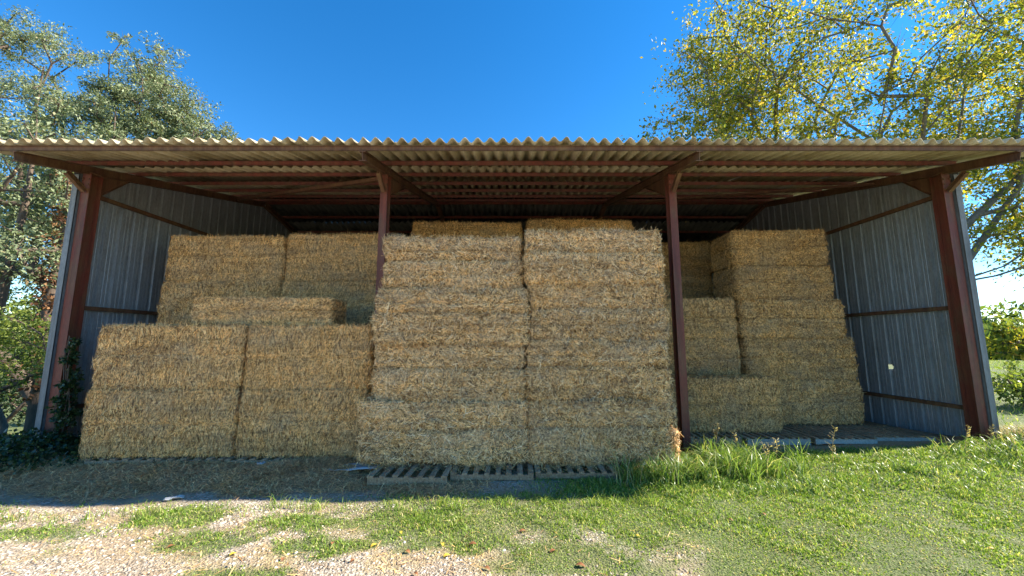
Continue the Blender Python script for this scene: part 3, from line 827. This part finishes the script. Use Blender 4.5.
# short lawn
x, y = scatter(470000, -6.5, 8.6, 2.5, 6.9, lambda x, y: grass_mask(x, y) * noground(x, y) * (0.36 + 0.64 * sst(-.4, .5, .6 * sn(x, y, 3.1, 21) + .5 * sn(x, y, 8.1, 22))))
h = rg.uniform(.017, .057, len(x)) * (0.7 + .6 * sst(3.4, 5.0, y)) * (.7 + .6 * sst(-.3, .6, sn(x, y, 4.2, 28)))
tag(obj('short_grass', blades('short_grass', x, y, h, rg.uniform(.006, .0125, len(x)), rg.uniform(.3, 1.2, len(x)), M_grass, 1, segs=2)),
    'short sunlit green grass spreading over the foreground right', 'grass', kind='stuff')
# dry grass mixed in
x, y = scatter(70000, -7, 8, 2.4, 5.6, lambda x, y: np.maximum(dry_mask(x, y) * .75, grass_mask(x, y) * .75 * sst(-.2, .5, sn(x, y, 2.2, 25))) * noground(x, y))
tag(obj('dry_grass', blades('dry_grass', x, y, rg.uniform(.012, .045, len(x)), rg.uniform(.003, .006, len(x)), rg.uniform(.5, 1.5, len(x)), M_dry, 2, segs=2)),
    'short dry straw-coloured grass and chaff among the gravel', 'grass', kind='stuff')
# tufts and tall grass
def tufts(spots, mat, name, seed, label, hs, wd=(.008, .017)):
    X, Y, Hh = [], [], []
    r2 = np.random.default_rng(seed)
    for (cx, cy, rad, n, hh) in spots:
        a = r2.uniform(0, 2 * np.pi, n); rr = rad * np.sqrt(r2.random(n))
        X.append(cx + rr * np.cos(a)); Y.append(cy + rr * np.sin(a)); Hh.append(hh * r2.uniform(.45, 1.1, n))
    X, Y, Hh = map(np.concatenate, (X, Y, Hh))
    tag(obj(name, blades(name, X, Y, Hh, r2.uniform(*wd, len(X)), r2.uniform(.25, 1.15, len(X)), mat, seed, segs=4)), label, 'grass', kind='stuff')
tr = random.Random(3)
sp = []
for k in range(40): sp.append((tr.uniform(1.0, 3.9), tr.uniform(4.85, 5.25), .16, 44, tr.uniform(.07, .15)))
for k in range(58):
    xx = tr.gauss(2.7, .6)
    sp.append((xx, tr.uniform(5.15, 5.42) if xx < 2.5 else tr.uniform(5.35, 6.2), .14 if xx < 2.5 else .2, 52, tr.uniform(.26, .54)))
for k in range(6): sp.append((tr.uniform(1.7, 2.4), tr.uniform(5.2, 5.42), .12, 40, tr.uniform(.2, .34)))
tufts(sp, M_tall, 'tall_grass', 41, 'tall lush grass clump around the foot of the right middle post', None)
sp = []
for k in range(52): sp.append((tr.uniform(4.0, 8.2), tr.uniform(5.3, 6.5), .2, 42, tr.uniform(.07, .17)))
for k in range(40): sp.append((tr.uniform(6.5, 9.5), tr.uniform(5.4, 6.6), .22, 56, tr.uniform(.18, .36)))
for k in range(14): sp.append((tr.uniform(5.6, 8.5), tr.uniform(4.2, 5.3), .18, 50, tr.uniform(.14, .26)))
for k in range(20): sp.append((tr.uniform(3.6, 6.0), tr.uniform(4.9, 5.6), .16, 40, tr.uniform(.10, .18)))
tufts(sp, M_tall, 'coarse_grass', 42, 'rough knee-high grass before the right pallets and corner post', None)
sp = []
for k in range(70):
    xx = tr.uniform(-5.6, 1.6); sp.append((xx, 4.30 + .10 * xx * .5 + tr.uniform(-.1, .14) + .25, .09, tr.randint(10, 34), tr.uniform(.07, .17)))
for k in range(30): sp.append((tr.uniform(-3.5, 1.2), tr.uniform(3.5, 4.3), .10, tr.randint(10, 26), tr.uniform(.04, .08)))
tufts(sp, M_grass, 'grass_tufts', 43, 'small green tufts along the shadow edge before the stacks', None, (.004, .008))
# seed-headed stalks
mbx, mby, mbh = [], [], []
V, F = [], []
for k in range(20):
    xx, yy = (tr.uniform(1.25, 2.1), tr.uniform(4.95, 5.2)) if k < 6 else ((tr.gauss(3.1, .6), tr.uniform(5.4, 6.2)) if k < 16 else (tr.uniform(6.6, 8.6), tr.uniform(5.4, 6.4)))
    hh = tr.uniform(.30, .58); az = tr.uniform(0, 6.28); bd = tr.uniform(.1, .35); z0 = gz(xx, yy)
    pts = [(xx + math.cos(az) * bd * hh * t * t, yy + math.sin(az) * bd * hh * t * t, z0 + hh * t) for t in (0, .25, .5, .75, 1)]
    for i in range(4):
        r = .0035; n = len(V)
        for p in (pts[i], pts[i + 1]): V += [(p[0] - r, p[1], p[2]), (p[0] + r * .5, p[1] + r, p[2]), (p[0] + r * .5, p[1] - r, p[2])]
        for q in range(3): F.append((n + q, n + (q + 1) % 3, n + 3 + (q + 1) % 3, n + 3 + q))
    for s in range(14):                                           # spikelets
        t = .62 + .38 * s / 13; i = min(3, int(t * 4)); u = t * 4 - i
        p = [pts[i][c2] * (1 - u) + pts[i + 1][c2] * u for c2 in range(3)]
        a2 = tr.uniform(0, 6.28); L = tr.uniform(.02, .05); q = (p[0] + math.cos(a2) * L, p[1] + math.sin(a2) * L, p[2] + L * .6); n = len(V)
        V += [p, (q[0] + .006, q[1], q[2] - .008), (q[0] * 1.0 + math.cos(a2) * .01, q[1] + math.sin(a2) * .01, q[2] + .012), (q[0] - .006, q[1], q[2] + .002)]
        F.append((n, n + 1, n + 2, n + 3))
tag(obj('seeding_stalks', pymesh('seeding_stalks', V, F, M_dry)), 'thin pale seed-headed stalks rising above the tall grass', 'grass', kind='stuff')
# ground beside and behind the barn
def ringmask(x, y): return (((x < -8.4) | (x > 8.4)) & (y > 4.5) & ~((x > 22) & (x < 29) & (y > 22.5) & (y < 32)) ).astype(float)
x, y = scatter(150000, -26, 44, 5, 38, lambda x, y: ringmask(x, y) * (np.abs(x) > .9 * y))
tag(obj('meadow_grass', blades('meadow_grass', x, y, rg.uniform(.05, .16, len(x)), rg.uniform(.012, .022, len(x)), rg.uniform(.3, 1.0, len(x)), M_grass, 6, segs=2)),
    'sunny meadow grass beside and behind the barn', 'grass', kind='stuff')
# straw litter on the shaded floor
def strands_flat(name, x, y, ln, wd, mat, seed, zoff=.006, zfix=None):
    r2 = np.random.default_rng(seed); c = len(x); a = r2.uniform(0, np.pi, c)
    dx, dy = np.cos(a) * ln / 2, np.sin(a) * ln / 2; z = (ground_z(x, y) if zfix is None else zfix) + zoff + r2.uniform(0, .02, c); tl = r2.normal(0, .25, c) * ln / 2
    px, py = -np.sin(a) * wd / 2, np.cos(a) * wd / 2
    V = np.stack([np.stack([x - dx - px, y - dy - py, z - tl], 1), np.stack([x - dx + px, y - dy + py, z - tl], 1), np.stack([x + dx + px, y + dy + py, z + tl], 1), np.stack([x + dx - px, y + dy - py, z + tl], 1)], 1).reshape(-1, 3)
    k = np.arange(c) * 4
    return npmesh(name, V, quads=np.stack([k, k + 1, k + 2, k + 3], 1), mat=mat)
x, y = scatter(80000, -8.2, 1.5, 4.2, 6.0, lambda x, y: litter_mask(x, y) * (.35 + .65 * sst(-.5, .4, sn(x, y, 3.3, 27))))
tag(obj('straw_litter', strands_flat('straw_litter', x, y, rg.uniform(.04, .16, len(x)), rg.uniform(.004, .008, len(x)), M_litter, 7)),
    'loose straw strewn over the shaded floor before the left stack', 'straw', kind='stuff')
x, y = scatter(5000, -6.5, 2.0, 3.0, 4.5, lambda x, y: (.10 + .5 * dry_mask(x, y)) * (1 - .9 * grass_mask(x, y)))
tag(obj('scattered_straw', strands_flat('scattered_straw', x, y, rg.uniform(.03, .12, len(x)), rg.uniform(.003, .006, len(x)), M_strB, 8, .002)),
    'stray straw scattered over the sunlit gravel', 'straw', kind='stuff')
x, y = scatter(5200, -2.1, 2.4, 5.2, 5.75, lambda x, y: sst(5.15, 5.7, y) * sst(-.6, .5, sn(x, y, 5, 51)) * .8 + .03)
tag(obj('straw_on_pallets', strands_flat('straw_on_pallets', x, y, rg.uniform(.04, .13, len(x)), rg.uniform(.003, .007, len(x)), M_strB, 18, .003, .12)),
    'wisps of straw caught on the pallets before the middle stack', 'straw', kind='stuff')
x, y = scatter(2600, 3.0, 7.3, 6.98, 8.0, lambda x, y: .12 + .5 * sst(.1, .6, sn(x, y, 4, 52)))
tag(obj('straw_on_pallets', strands_flat('straw_on_pallets', x, y, rg.uniform(.04, .13, len(x)), rg.uniform(.003, .007, len(x)), M_litter, 19, .003, .134)),
    'wisps of straw caught on the right-hand pallets', 'straw', kind='stuff')
x, y = scatter(5000, 7.9, 9.2, 5.9, 7.2, lambda x, y: np.exp(-(((x - 8.45) / .38) ** 2 + ((y - 6.5) / .42) ** 2)))
tag(obj('dry_grass_heap', blades('dry_grass_heap', x, y, rg.uniform(.1, .3, len(x)), rg.uniform(.004, .009, len(x)), rg.uniform(.5, 1.6, len(x)), M_dry, 9)),
    'heap of dry grass at the foot of the right corner post', 'grass', kind='stuff')
# pebbles
def pebbles(n, x0, x1, y0, y1, smin, smax, fn):
    x, y = scatter(n, x0, x1, y0, y1, fn); c = len(x)
    s = smin + (smax - smin) * rg.random(c) ** 3
    O = np.array([[1, 0, 0], [-.5, .87, 0], [-.5, -.87, 0], [.3, .3, .6], [-.45, .1, .55], [.1, -.4, .62]])
    a = rg.uniform(0, 6.28, c); jit = rg.normal(0, .18, (c, 6, 3)) + O[None]
    ca, sa = np.cos(a)[:, None], np.sin(a)[:, None]
    px = (jit[..., 0] * ca - jit[..., 1] * sa) * s[:, None]; py = (jit[..., 0] * sa + jit[..., 1] * ca) * s[:, None]
    pz = jit[..., 2] * s[:, None] * .8 + (ground_z(x, y) - .002)[:, None]
    V = np.stack([px + x[:, None], py + y[:, None], pz], 2).reshape(-1, 3)
    k = np.arange(c)[:, None] * 6
    T = (k[:, None, :] + np.array([[0, 1, 3], [1, 4, 3], [1, 2, 4], [2, 5, 4], [2, 0, 5], [0, 3, 5], [3, 4, 5]])[None]).reshape(-1, 3)
    return npmesh('gravel', V, tris=T, mat=M_pebA)
tag(obj('gravel', pebbles(60000, -6.5, 3.5, 2.5, 4.6,   .003, .021, lambda x, y: (1 - grass_mask(x, y)) ** 2 * (1 - .6 * dry_mask(x, y)))),
    'pale limestone gravel covering the sunlit foreground', 'gravel', kind='stuff')

# ------------------------------------------------------------------ small things on the ground
def leaf_thing(x, y, mat, label, cat, group, L, rz, name='fallen_leaf'):
    n = 6; V = []; F = []
    for i in range(n + 1):
        t = i / n; w = L * .28 * math.sin(math.pi * min(1, t * .96 + .03)) ** .8; z = .012 * math.sin(t * 3.1) + .004
        V += [(L * (t - .5), -w, z + .35 * w), (L * (t - .5), 0, z), (L * (t - .5), w, z + .3 * w)]
    for i in range(n):
        for q in range(2): a = i * 3 + q; F.append((a, a + 3, a + 4, a + 1))
    V.append((L * .5 + L * .3, .004, .012)); F.append((n * 3, n * 3 + 1, len(V) - 1))
    o = obj(name, pymesh(name, V, F, mat, True), None, (x, y, gz(x, y) + .002), (0, 0, rz))
    return tag(o, label, cat, group)
lr = random.Random(12)
for (x, y) in ((-2.35, 3.55), (-1.22, 3.72), (-1.05, 3.95), (-.62, 3.75), (-.55, 3.55), (-1.55, 3.2), (4.1, 3.6), (1.15, 3.85)):
    leaf_thing(x, y, M_yleaf, 'bright yellow fallen leaf lying on the gravel or short grass', 'leaf', 'yellow fallen leaves', lr.uniform(.05, .08), lr.uniform(0, 6.28))
for (x, y) in ((-1.9, 3.5), (-1.3, 3.45), (-.9, 3.62), (-.35, 3.75), (-.75, 3.3), (.35, 3.6), (.55, 3.4), (2.2, 4.2), (-1.6, 3.75), (-3.0, 3.7), (.1, 3.95), (2.6, 4.3), (-.2, 3.35)):
    leaf_thing(x, y, M_bleaf, 'reddish brown fallen leaf lying on the gravel or short grass', 'leaf', 'brown fallen leaves', lr.uniform(.05, .085), lr.uniform(0, 6.28))
def crumple(name, x, y, w, d, amp, mat, label, cat, rz, seed):
    U, Wv = np.meshgrid(np.linspace(-1, 1, 13), np.linspace(-1, 1, 9))
    px = U * w / 2 * (1 + .14 * sn(U, Wv, 3, seed)); py = Wv * d / 2 * (1 + .2 * sn(U, Wv, 2.5, seed + 1)) + .12 * d * np.sin(U * 2)
    pz = amp * (1 + sn(U, Wv, 3.2, seed + 2)) + .012
    V = np.stack([px.ravel(), py.ravel(), pz.ravel()], 1); V = np.concatenate([V, V - [0, 0, .006]])
    i = (np.arange(8)[:, None] * 13 + np.arange(12)[None]).ravel(); m = 117
    Q = [np.stack([i, i + 1, i + 14, i + 13], 1), np.stack([i, i + 13, i + 14, i + 1], 1) + m]
    ed = list(range(13)) + [12 + 13 * k for k in range(1, 9)] + [104 + k for k in range(11, -1, -1)] + [13 * k for k in range(7, 0, -1)]
    Q.append(np.array([(ed[k], ed[k] + m, ed[(k + 1) % len(ed)] + m, ed[(k + 1) % len(ed)]) for k in range(len(ed))]))
    o = obj(name, npmesh(name, V, quads=np.concatenate(Q), mat=mat, smooth=True), None, (x, y, gz(x, y)), (0, 0, rz))
    return tag(o, label, cat)
crumple('plastic_sheet', -2.14, 5.62, .62, .34, .022, M_plastic, 'flat grey plastic sheet lying left of the jutting pallet', 'plastic sheet', -.1, 3)
crumple('paper_scrap', -3.85, 4.72, .17, .07, .014, M_paper, 'crumpled white scrap on the shaded floor at left', 'scrap', .3, 7)
crumple('paper_scrap', -3.50, 5.72, .10, .06, .02, M_paper, 'small white scrap at the foot of the low left stack', 'scrap', .8, 9)

# ------------------------------------------------------------------ trees and shrubs
def leafcloud(name, centres, radii, per, size, mat, seed, flat=.7, droop=.0, aspect=.5):
    r2 = np.random.default_rng(seed)
    C = np.repeat(np.asarray(centres), per, 0); Rr = np.repeat(np.asarray(radii), per)
    c = len(C)
    nb = 9; ncl = len(np.asarray(centres))
    bd = r2.normal(0, 1, (ncl, nb, 3)); bd /= np.linalg.norm(bd, axis=2, keepdims=True)
    pick = r2.integers(0, nb, c); d = bd[np.repeat(np.arange(ncl), per), pick]
    p = C + d * (Rr * (.12 + .95 * r2.random(c) ** .6))[:, None] * np.array([1, 1, flat]) + r2.normal(0, 1, (c, 3)) * (Rr * .13)[:, None]
    ax = r2.normal(0, 1, (c, 3)) + d * .8 + np.array([0, 0, -droop]); ax /= np.linalg.norm(ax, axis=1, keepdims=True)
    nn = r2.normal(0, 1, (c, 3)) + np.array([0, 0, .9]); s = np.cross(ax, nn); s /= np.maximum(np.linalg.norm(s, axis=1, keepdims=True), 1e-6)
    up = np.cross(s, ax)
    L = size * (.45 + 1.05 * r2.random(c) ** 1.4)[:, None]; w = L * aspect * .5
    V = np.stack([p, p + ax * L * .5 + s * w + up * L * .08, p + ax * L, p + ax * L * .5 - s * w + up * L * .08], 1).reshape(-1, 3)
    k = np.arange(c) * 4
    return npmesh(name, V, tris=np.concatenate([np.stack([k, k + 1, k + 2], 1), np.stack([k, k + 2, k + 3], 1)]), mat=mat)

def skeleton(base, trunk_pts, attract, seed, trunk_r, tip_r, wob=.18, seglen=.9, limbs=(), twig=0):
    """limbs grown from the trunk towards every attractor; returns tube mesh data"""
    r2 = random.Random(seed)
    nodes = [Vector(p) for p in trunk_pts]; par = [-1] + list(range(len(nodes) - 1))
    ntr = len(nodes); first = max(1, int(ntr * .35)) if not limbs else ntr - 1
    for st_, chain in limbs:
        prev = st_
        for p in chain: nodes.append(Vector(p)); par.append(prev); prev = len(nodes) - 1
    mid = nodes[first]
    pts = sorted([Vector(a) for a in attract], key=lambda a: (a - mid).length)
    for a in pts:
        best, bi = 1e9, first
        for i in range(first, len(nodes)):
            q = nodes[i]; dv = a - q; dl = dv.length
            cost = dl
            if par[i] >= 0:                                       # prefer growing onwards, not back
                g = (q - nodes[par[i]])
                if g.length > 1e-6 and dl > 1e-6: cost *= 1.25 - .45 * g.normalized().dot(dv / dl)
            if cost < best: best, bi = cost, i
        q = nodes[bi]; dl = (a - q).length; ns = max(1, int(dl / seglen)); prev = bi
        for sgi in range(1, ns + 1):
            t = sgi / ns; p = q.lerp(a, t) + Vector((r2.gauss(0, wob), r2.gauss(0, wob), r2.gauss(0, wob) + .25 * math.sin(t * math.pi) * min(1, dl / 4))) * (1 if sgi < ns else 0)
            nodes.append(p); par.append(prev); prev = len(nodes) - 1
    n = len(nodes); load = [0.0] * n; child = [0] * n
    for i in range(n - 1, 0, -1):
        if load[i] == 0: load[i] = 1.0
        load[par[i]] += load[i]
    mx = load[0]
    rad = [max(tip_r, trunk_r * (l / mx) ** .55) for l in load]
    V, F = [], []
    for i in range(1, n):
        a, bq = nodes[par[i]], nodes[i]; t = bq - a
        if t.length < 1e-5: continue
        t.normalize(); u = t.orthogonal().normalized(); w = t.cross(u)
        ra, rb = min(rad[par[i]], rad[i] * 1.35), rad[i]; k = 7 if rb > .05 else 4; m0 = len(V)
        if par[i] < ntr and i < ntr: ra = rad[par[i]]
        for c0, rr in ((a - t * ra * .3, ra), (bq, rb)):
            for q in range(k): an = 2 * math.pi * q / k; V.append(c0 + (u * math.cos(an) + w * math.sin(an)) * rr)
        for q in range(k): F.append((m0 + q, m0 + (q + 1) % k, m0 + k + (q + 1) % k, m0 + k + q))
    return V, F

def ell_points(n, c, rr, seed, shell=.35, cond=None):
    r2 = random.Random(seed); out = []
    while len(out) < n:
        p = Vector((r2.uniform(-1, 1), r2.uniform(-1, 1), r2.uniform(-1, 1)))
        if not shell ** 1 < p.length < 1: continue
        q = Vector((c[0] + p.x * rr[0], c[1] + p.y * rr[1], c[2] + p.z * rr[2]))
        if cond and not cond(q): continue
        out.append(q)
    return out

def tree(name, label, base, trunk, attract, leafs, mat, bark, seed, trunk_r, tip_r, per, size, crad, group=None, aspect=.5, flat=.7, cat='tree', limbs=()):
    root = empty(name, base); tag(root, label, cat, group)
    bv = Vector(base)
    V, F = skeleton(base, [Vector(p) for p in trunk], attract, seed, trunk_r, tip_r, limbs=limbs)
    r3 = random.Random(seed + 9)
    for p in leafs:
        for q in range(5):
            dv = Vector((r3.gauss(0, 1), r3.gauss(0, 1), r3.gauss(0, .8))).normalized() * crad * r3.uniform(.5, 1.0); a = Vector(p); n0 = len(V)
            o1 = dv.orthogonal().normalized() * tip_r * .5; o2 = dv.cross(o1).normalized() * tip_r * .5
            V += [a + o1, a - o1 * .5 + o2, a - o1 * .5 - o2, a + dv]; F += [(n0, n0 + 1, n0 + 3), (n0 + 1, n0 + 2, n0 + 3), (n0 + 2, n0, n0 + 3)]
    obj('trunk', pymesh('trunk', [v - bv for v in V], F, bark, True), root)
    r2 = random.Random(seed + 1)
    cen = [tuple(Vector(p) - bv) for p in leafs]
    cr = obj('crown', leafcloud('crown', cen, [crad * r2.uniform(.6, 1.25) for _ in cen], per, size, mat, seed + 2, flat, .2, aspect), root)
    tag(cr, kind='stuff')
    return root

# big walnut beyond the right wall
wb = (18.6, 16.6, -.2)
att = (ell_points(150, (18.0, 18.5, 13.5), (9.5, 5.5, 6.0), 61, .3) + ell_points(56, (11.8, 18.5, 11.2), (5.2, 3.4, 3.4), 62, .1) +
       ell_points(64, (24.0, 17.6, 11.0), (4.5, 3.6, 3.6), 63, .2) + ell_points(34, (8.4, 18.0, 8.7), (3.0, 2.0, 1.0), 64, .0) +
       ell_points(15, (22.6, 16.6, 7.0), (2.8, 1.6, 1.5), 65, .0) + ell_points(56, (12.0, 18.6, 16.4), (4.0, 3.0, 3.8), 67, .1) +
       ell_points(44, (25.5, 18.6, 16.0), (4.2, 3.0, 4.0), 68, .1) + ell_points(13, (23.4, 16.4, 5.9), (2.6, 1.2, 1.4), 69, .0))
tree('walnut_tree', 'large spreading tree with yellowing leaves beyond the right end of the barn', wb,
     [wb, (18.8, 16.6, 2), (18.9, 16.6, 4.2), (18.7, 16.8, 5.6)], att, att, M_walnut, M_bark, 66, .42, .030, 225, .168, 1.42, aspect=.55, flat=.75,
     limbs=[(3, [(17.9, 17.0, 8.0), (17.2, 17.3, 11.0), (14.8, 17.8, 13.4), (12.4, 18.3, 16.2)]), (5, [(18.4, 17.8, 13.6), (20.0, 18.3, 16.6)]),
            (2, [(20.6, 16.6, 6.2), (22.8, 16.8, 8.6), (25.0, 17.0, 11.2)]), (2, [(20.5, 16.3, 4.5), (23.0, 16.2, 5.3), (26.2, 16.2, 6.2)]), (3, [(20.7, 16.8, 7.3), (23.4, 17.0, 9.4), (26.4, 17.2, 11.4)]), (2, [(20.8, 16.2, 4.9), (23.2, 16.2, 6.4), (26.0, 16.4, 8.4)]),
            (3, [(16.4, 17.2, 7.6), (13.2, 17.7, 8.9), (9.8, 18.0, 9.4)]), (3, [(20.4, 17.4, 9.0), (22.2, 18.0, 12.6), (23.4, 18.4, 15.6)])])
# grey-green trees at the left
b1 = (-21.5, 18.5, -3.1)
att = (ell_points(160, (-20.4, 19.0, 9.6), (4.6, 3.6, 4.2), 71, .35) + ell_points(34, (-19.5, 19, 15.2), (1.5, 1.5, 2.7), 72, .0) + ell_points(46, (-17.6, 19.0, 13.2), (1.7, 1.7, 1.7), 73, .1)
       + ell_points(30, (-15.9, 19.0, 11.4), (1.7, 1.6, 1.5), 75, .1) + ell_points(26, (-14.2, 19.0, 9.6), (1.6, 1.5, 1.5), 79, .1) + ell_points(22, (-21.4, 19.0, 13.8), (1.3, 1.3, 1.7), 70, .0))
tree('evergreen_oak', 'grey-green tree with pointed crown rising behind the left end of the roof', b1,
     [b1, (-21.4, 18.4, 3), (-21.0, 18.5, 6), (-20.4, 18.7, 10), (-19.6, 19, 14)], att, att, M_oak, M_bark_d, 74, .34, .02, 320, .125, .85, 'trees left of the barn', .45)
b2 = (-27.0, 20.0, -3.1)
att = ell_points(140, (-26.8, 20.0, 11.2), (4.6, 4.0, 5.0), 76, .35) + ell_points(40, (-26.6, 20.0, 17.0), (2.6, 2.4, 2.6), 80, .1) + ell_points(40, (-24.5, 18.5, 7.2), (4.2, 2.4, 2.0), 77, .1)
tree('evergreen_oak', 'grey-green tree cut off by the left edge of the picture', b2,
     [b2, (-26.9, 20, 4), (-26.6, 20, 8), (-26.3, 20, 13), (-26.2, 20, 17)], att, att, M_oak, M_bark_d, 78, .34, .02, 320, .125, .9, 'trees left of the barn', .45)
# dark lower limbs of a conifer-like tree in front of the sky gaps
b3 = (-19.3, 14.5, -3.0)
att = ell_points(46, (-18.9, 14.5, 8.4), (3.2, 2.0, 2.6), 81, .2) + ell_points(20, (-18.0, 14.5, 5.2), (2.0, 1.4, 1.4), 82, .1) + ell_points(18, (-20.4, 14.4, 4.4), (1.6, 1.4, 1.0), 83, .0)
tree('young_oak', 'thin dark tree with open lower limbs left of the left corner post', b3,
     [b3, (-19.2, 14.5, 2), (-19.0, 14.5, 4.5), (-18.8, 14.5, 7), (-18.8, 14.5, 9.5)], att, att, M_oak, M_bark_d, 84, .16, .016, 110, .15, .7, 'trees left of the barn', .45)
# trunk wrapped in dead brown ivy
b4 = (-17.6, 14.8, -2.6)
root = empty('ivy_clad_trunk', b4); tag(root, 'upright trunk wrapped in dead brown ivy beside the left corner post', 'tree')
V, F = skeleton(b4, [(0, 0, 0), (.1, 0, 3), (.0, 0, 6), (.2, .1, 9), (.3, .2, 11)], [(1, .3, 9), (-.8, 0, 8), (.6, .5, 12)], 5, .2, .03)
obj('trunk', pymesh('trunk', V, F, M_bark_d, True), root)
tag(obj('dead_ivy', leafcloud('dead_ivy', [(.05 + .1 * math.sin(k), .1 * math.cos(k), 2.5 + k * .14) for k in range(62)], [.42 + .1 * math.sin(k * 2.3) for k in range(62)], 34, .16, M_deadleaf, 87, .8, .8, .6), root), kind='stuff')

def shrub(name, label, base, ells, n, per, size, mat, crad, seed, group=None, bark=None):
    att = []
    for q, (c2, r2) in enumerate(ells): att += ell_points(n // len(ells), c2, r2, seed + q, .3)
    return tree(name, label, base, [base, (base[0], base[1], base[2] + .3), (base[0] + .1, base[1], base[2] + .7)], att, att, mat, bark or M_bark_d, seed, .09, .012, per, size, crad, group, .5, .8, 'shrub')
shrub('shrub', 'bright sunlit shrub behind the leaning trunk at the left edge', (-24.0, 18.8, -3.1), [((-24.5, 19.0, 2.6), (3.4, 1.4, 2.4)), ((-20.8, 18.6, 2.2), (2.2, 1.3, 2.4))], 90, 90, .13, M_bush, .55, 91, 'shrubs left of the barn')
shrub('shrub', 'low dark shrub below the leaning trunk at the left edge', (-26.6, 20.4, -3.1), [((-27.0, 20.4, -.6), (2.6, .9, 1.5)), ((-23.8, 20.2, -.9), (2.2, .8, 1.3))], 60, 90, .15, M_ivy, .6, 95, 'shrubs left of the barn')
shrub('shrub', 'mid green shrub closing the view at the far left', (-30.5, 24.0, -3.1), [((-30.2, 24.0, 2.4), (5.5, 1.6, 4.4)), ((-26.0, 23.6, 2.0), (4.0, 1.4, 4.0))], 120, 100, .18, M_bush, .8, 99, 'shrubs left of the barn')
shrub('shrub', 'sunlit yellow-green shrub right beside the left corner post', (-17.2, 13.6, -2.5), [((-17.4, 13.6, 1.4), (2.0, .9, 1.5))], 60, 110, .11, M_bush, .5, 121, 'shrubs left of the barn')
# leaning thick trunk in the left shrubs
b5 = (-18.2, 16.2, -2.7)
root = empty('leaning_trunk', b5); tag(root, 'thick brown trunk leaning to the left among the left shrubs', 'tree')
V, F = skeleton(b5, [(0, 0, 0), (-.5, .1, 1.3), (-1.7, .2, 2.6), (-3.2, .3, 3.9), (-4.6, .4, 5.4), (-5.6, .5, 7.2)], [(-6.2, .4, 8.4), (-4.8, .3, 7.8), (-6.8, .2, 7.2), (-3.9, 0, 5.6)], 6, .26, .03)
obj('trunk', pymesh('trunk', V, F, M_bark_d, True), root)
tag(obj('crown', leafcloud('crown', [(-6.2, .4, 8.4), (-4.8, .3, 7.8), (-6.8, .2, 7.2), (-3.9, 0, 5.6), (-5.6, .3, 7.9), (-2.4, .2, 3.3), (-1.4, .1, 2.4)], [.9, .8, .8, .5, .9, .35, .3], 130, .14, M_deadleaf, 90, .8, .3), root), kind='stuff')

# right background
GS = 'shrubs right of the barn'
shrub('shrub', 'leafy shrub with some yellow leaves just right of the corner post', (21.6, 16.2, 0), [((21.8, 16.2, 2.0), (1.5, .9, .8)), ((20.6, 16.0, 1.7), (.9, .7, .6)), ((23.6, 16.4, 2.2), (1.2, .8, .8))], 45, 60, .22, M_walnut, .5, 111, GS)
shrub('shrub', 'dark low shrub on the lit grass at the right edge', (13.6, 10.6, 0), [((13.8, 10.6, .6), (1.0, .6, .55)), ((14.8, 10.8, .8), (.9, .6, .7))], 44, 80, .13, M_bush, .4, 117, GS)
cr2 = np.random.default_rng(5)
nx2 = 4200
cx = cr2.uniform(34, 110, nx2); cy = 36 + cr2.uniform(0, 14, nx2)
xs = np.repeat(cx, 9) + cr2.normal(0, .18, nx2 * 9); ys = np.repeat(cy, 9) + cr2.normal(0, .18, nx2 * 9)
tag(obj('crop_field', blades('crop_field', xs, ys, cr2.uniform(2.2, 4.0, len(xs)), cr2.uniform(.12, .3, len(xs)), cr2.uniform(.05, .35, len(xs)), M_maize, 12)),
    'far field of tall pale green crop along the right horizon', 'crop', kind='stuff')
hc = []
hr = random.Random(77)
for k in range(420):
    an = hr.uniform(-75, 75); dd = hr.uniform(95, 125)
    hc.append((dd * math.sin(R(an)), dd * math.cos(R(an)), hr.uniform(.5, 6)))
tag(obj('distant_trees', leafcloud('distant_trees', hc, [hr.uniform(2.5, 4.5) for _ in hc], 90, 1.1, M_bush, 33, .8)), 'distant line of trees along the horizon', 'trees', kind='stuff')

# ivy on the left corner post
root = empty('ivy_plant', (-7.6, 6.5, gz(-7.6, 6.5))); tag(root, 'dark ivy climbing the left corner post and spreading over the ground', 'ivy')
g0 = Vector(root.location)
cen, rad = [], []
ir = random.Random(9)
for k in range(28):
    t = ir.random(); cen.append(Vector((-7.48 + ir.uniform(-.06, .08) + .10 * (1 - t), 6.72 + ir.uniform(-.08, .1), .05 + 1.75 * t ** 1.7)) - g0); rad.append(.15 * (1 - .6 * t))
for k in range(110):
    x = ir.uniform(-8.7, -6.0); y = ir.uniform(5.0, 6.7)
    if x > -6.6 and y < 5.6: continue
    if y < 5.0 + (x + 8.7) * .28: continue
    cen.append(Vector((x, y, gz(x, y) + .07 + .22 * max(0, 1 - abs(x + 7.7)))) - g0); rad.append(ir.uniform(.14, .3))
st = MB()
for q in range(4):
    pts = [Vector((-7.52 + .05 * q + .03 * math.sin(k * 1.7 + q), 6.66 + .02 * math.cos(k + q), gz(-7.5, 6.6) + k * .24)) - g0 for k in range(9 - q)]
    for a, c2 in zip(pts, pts[1:]): st.prism([(.008 * math.cos(i * 1.047), .008 * math.sin(i * 1.047)) for i in range(6)], a, c2, up=(1, 0, 0))
obj('stem', st.mesh('stem', M_bark_d), root)
tag(obj('foliage', leafcloud('foliage', [tuple(c2) for c2 in cen], rad, 95, .055, M_ivy, 52, .7, .3, .75), root), kind='stuff')
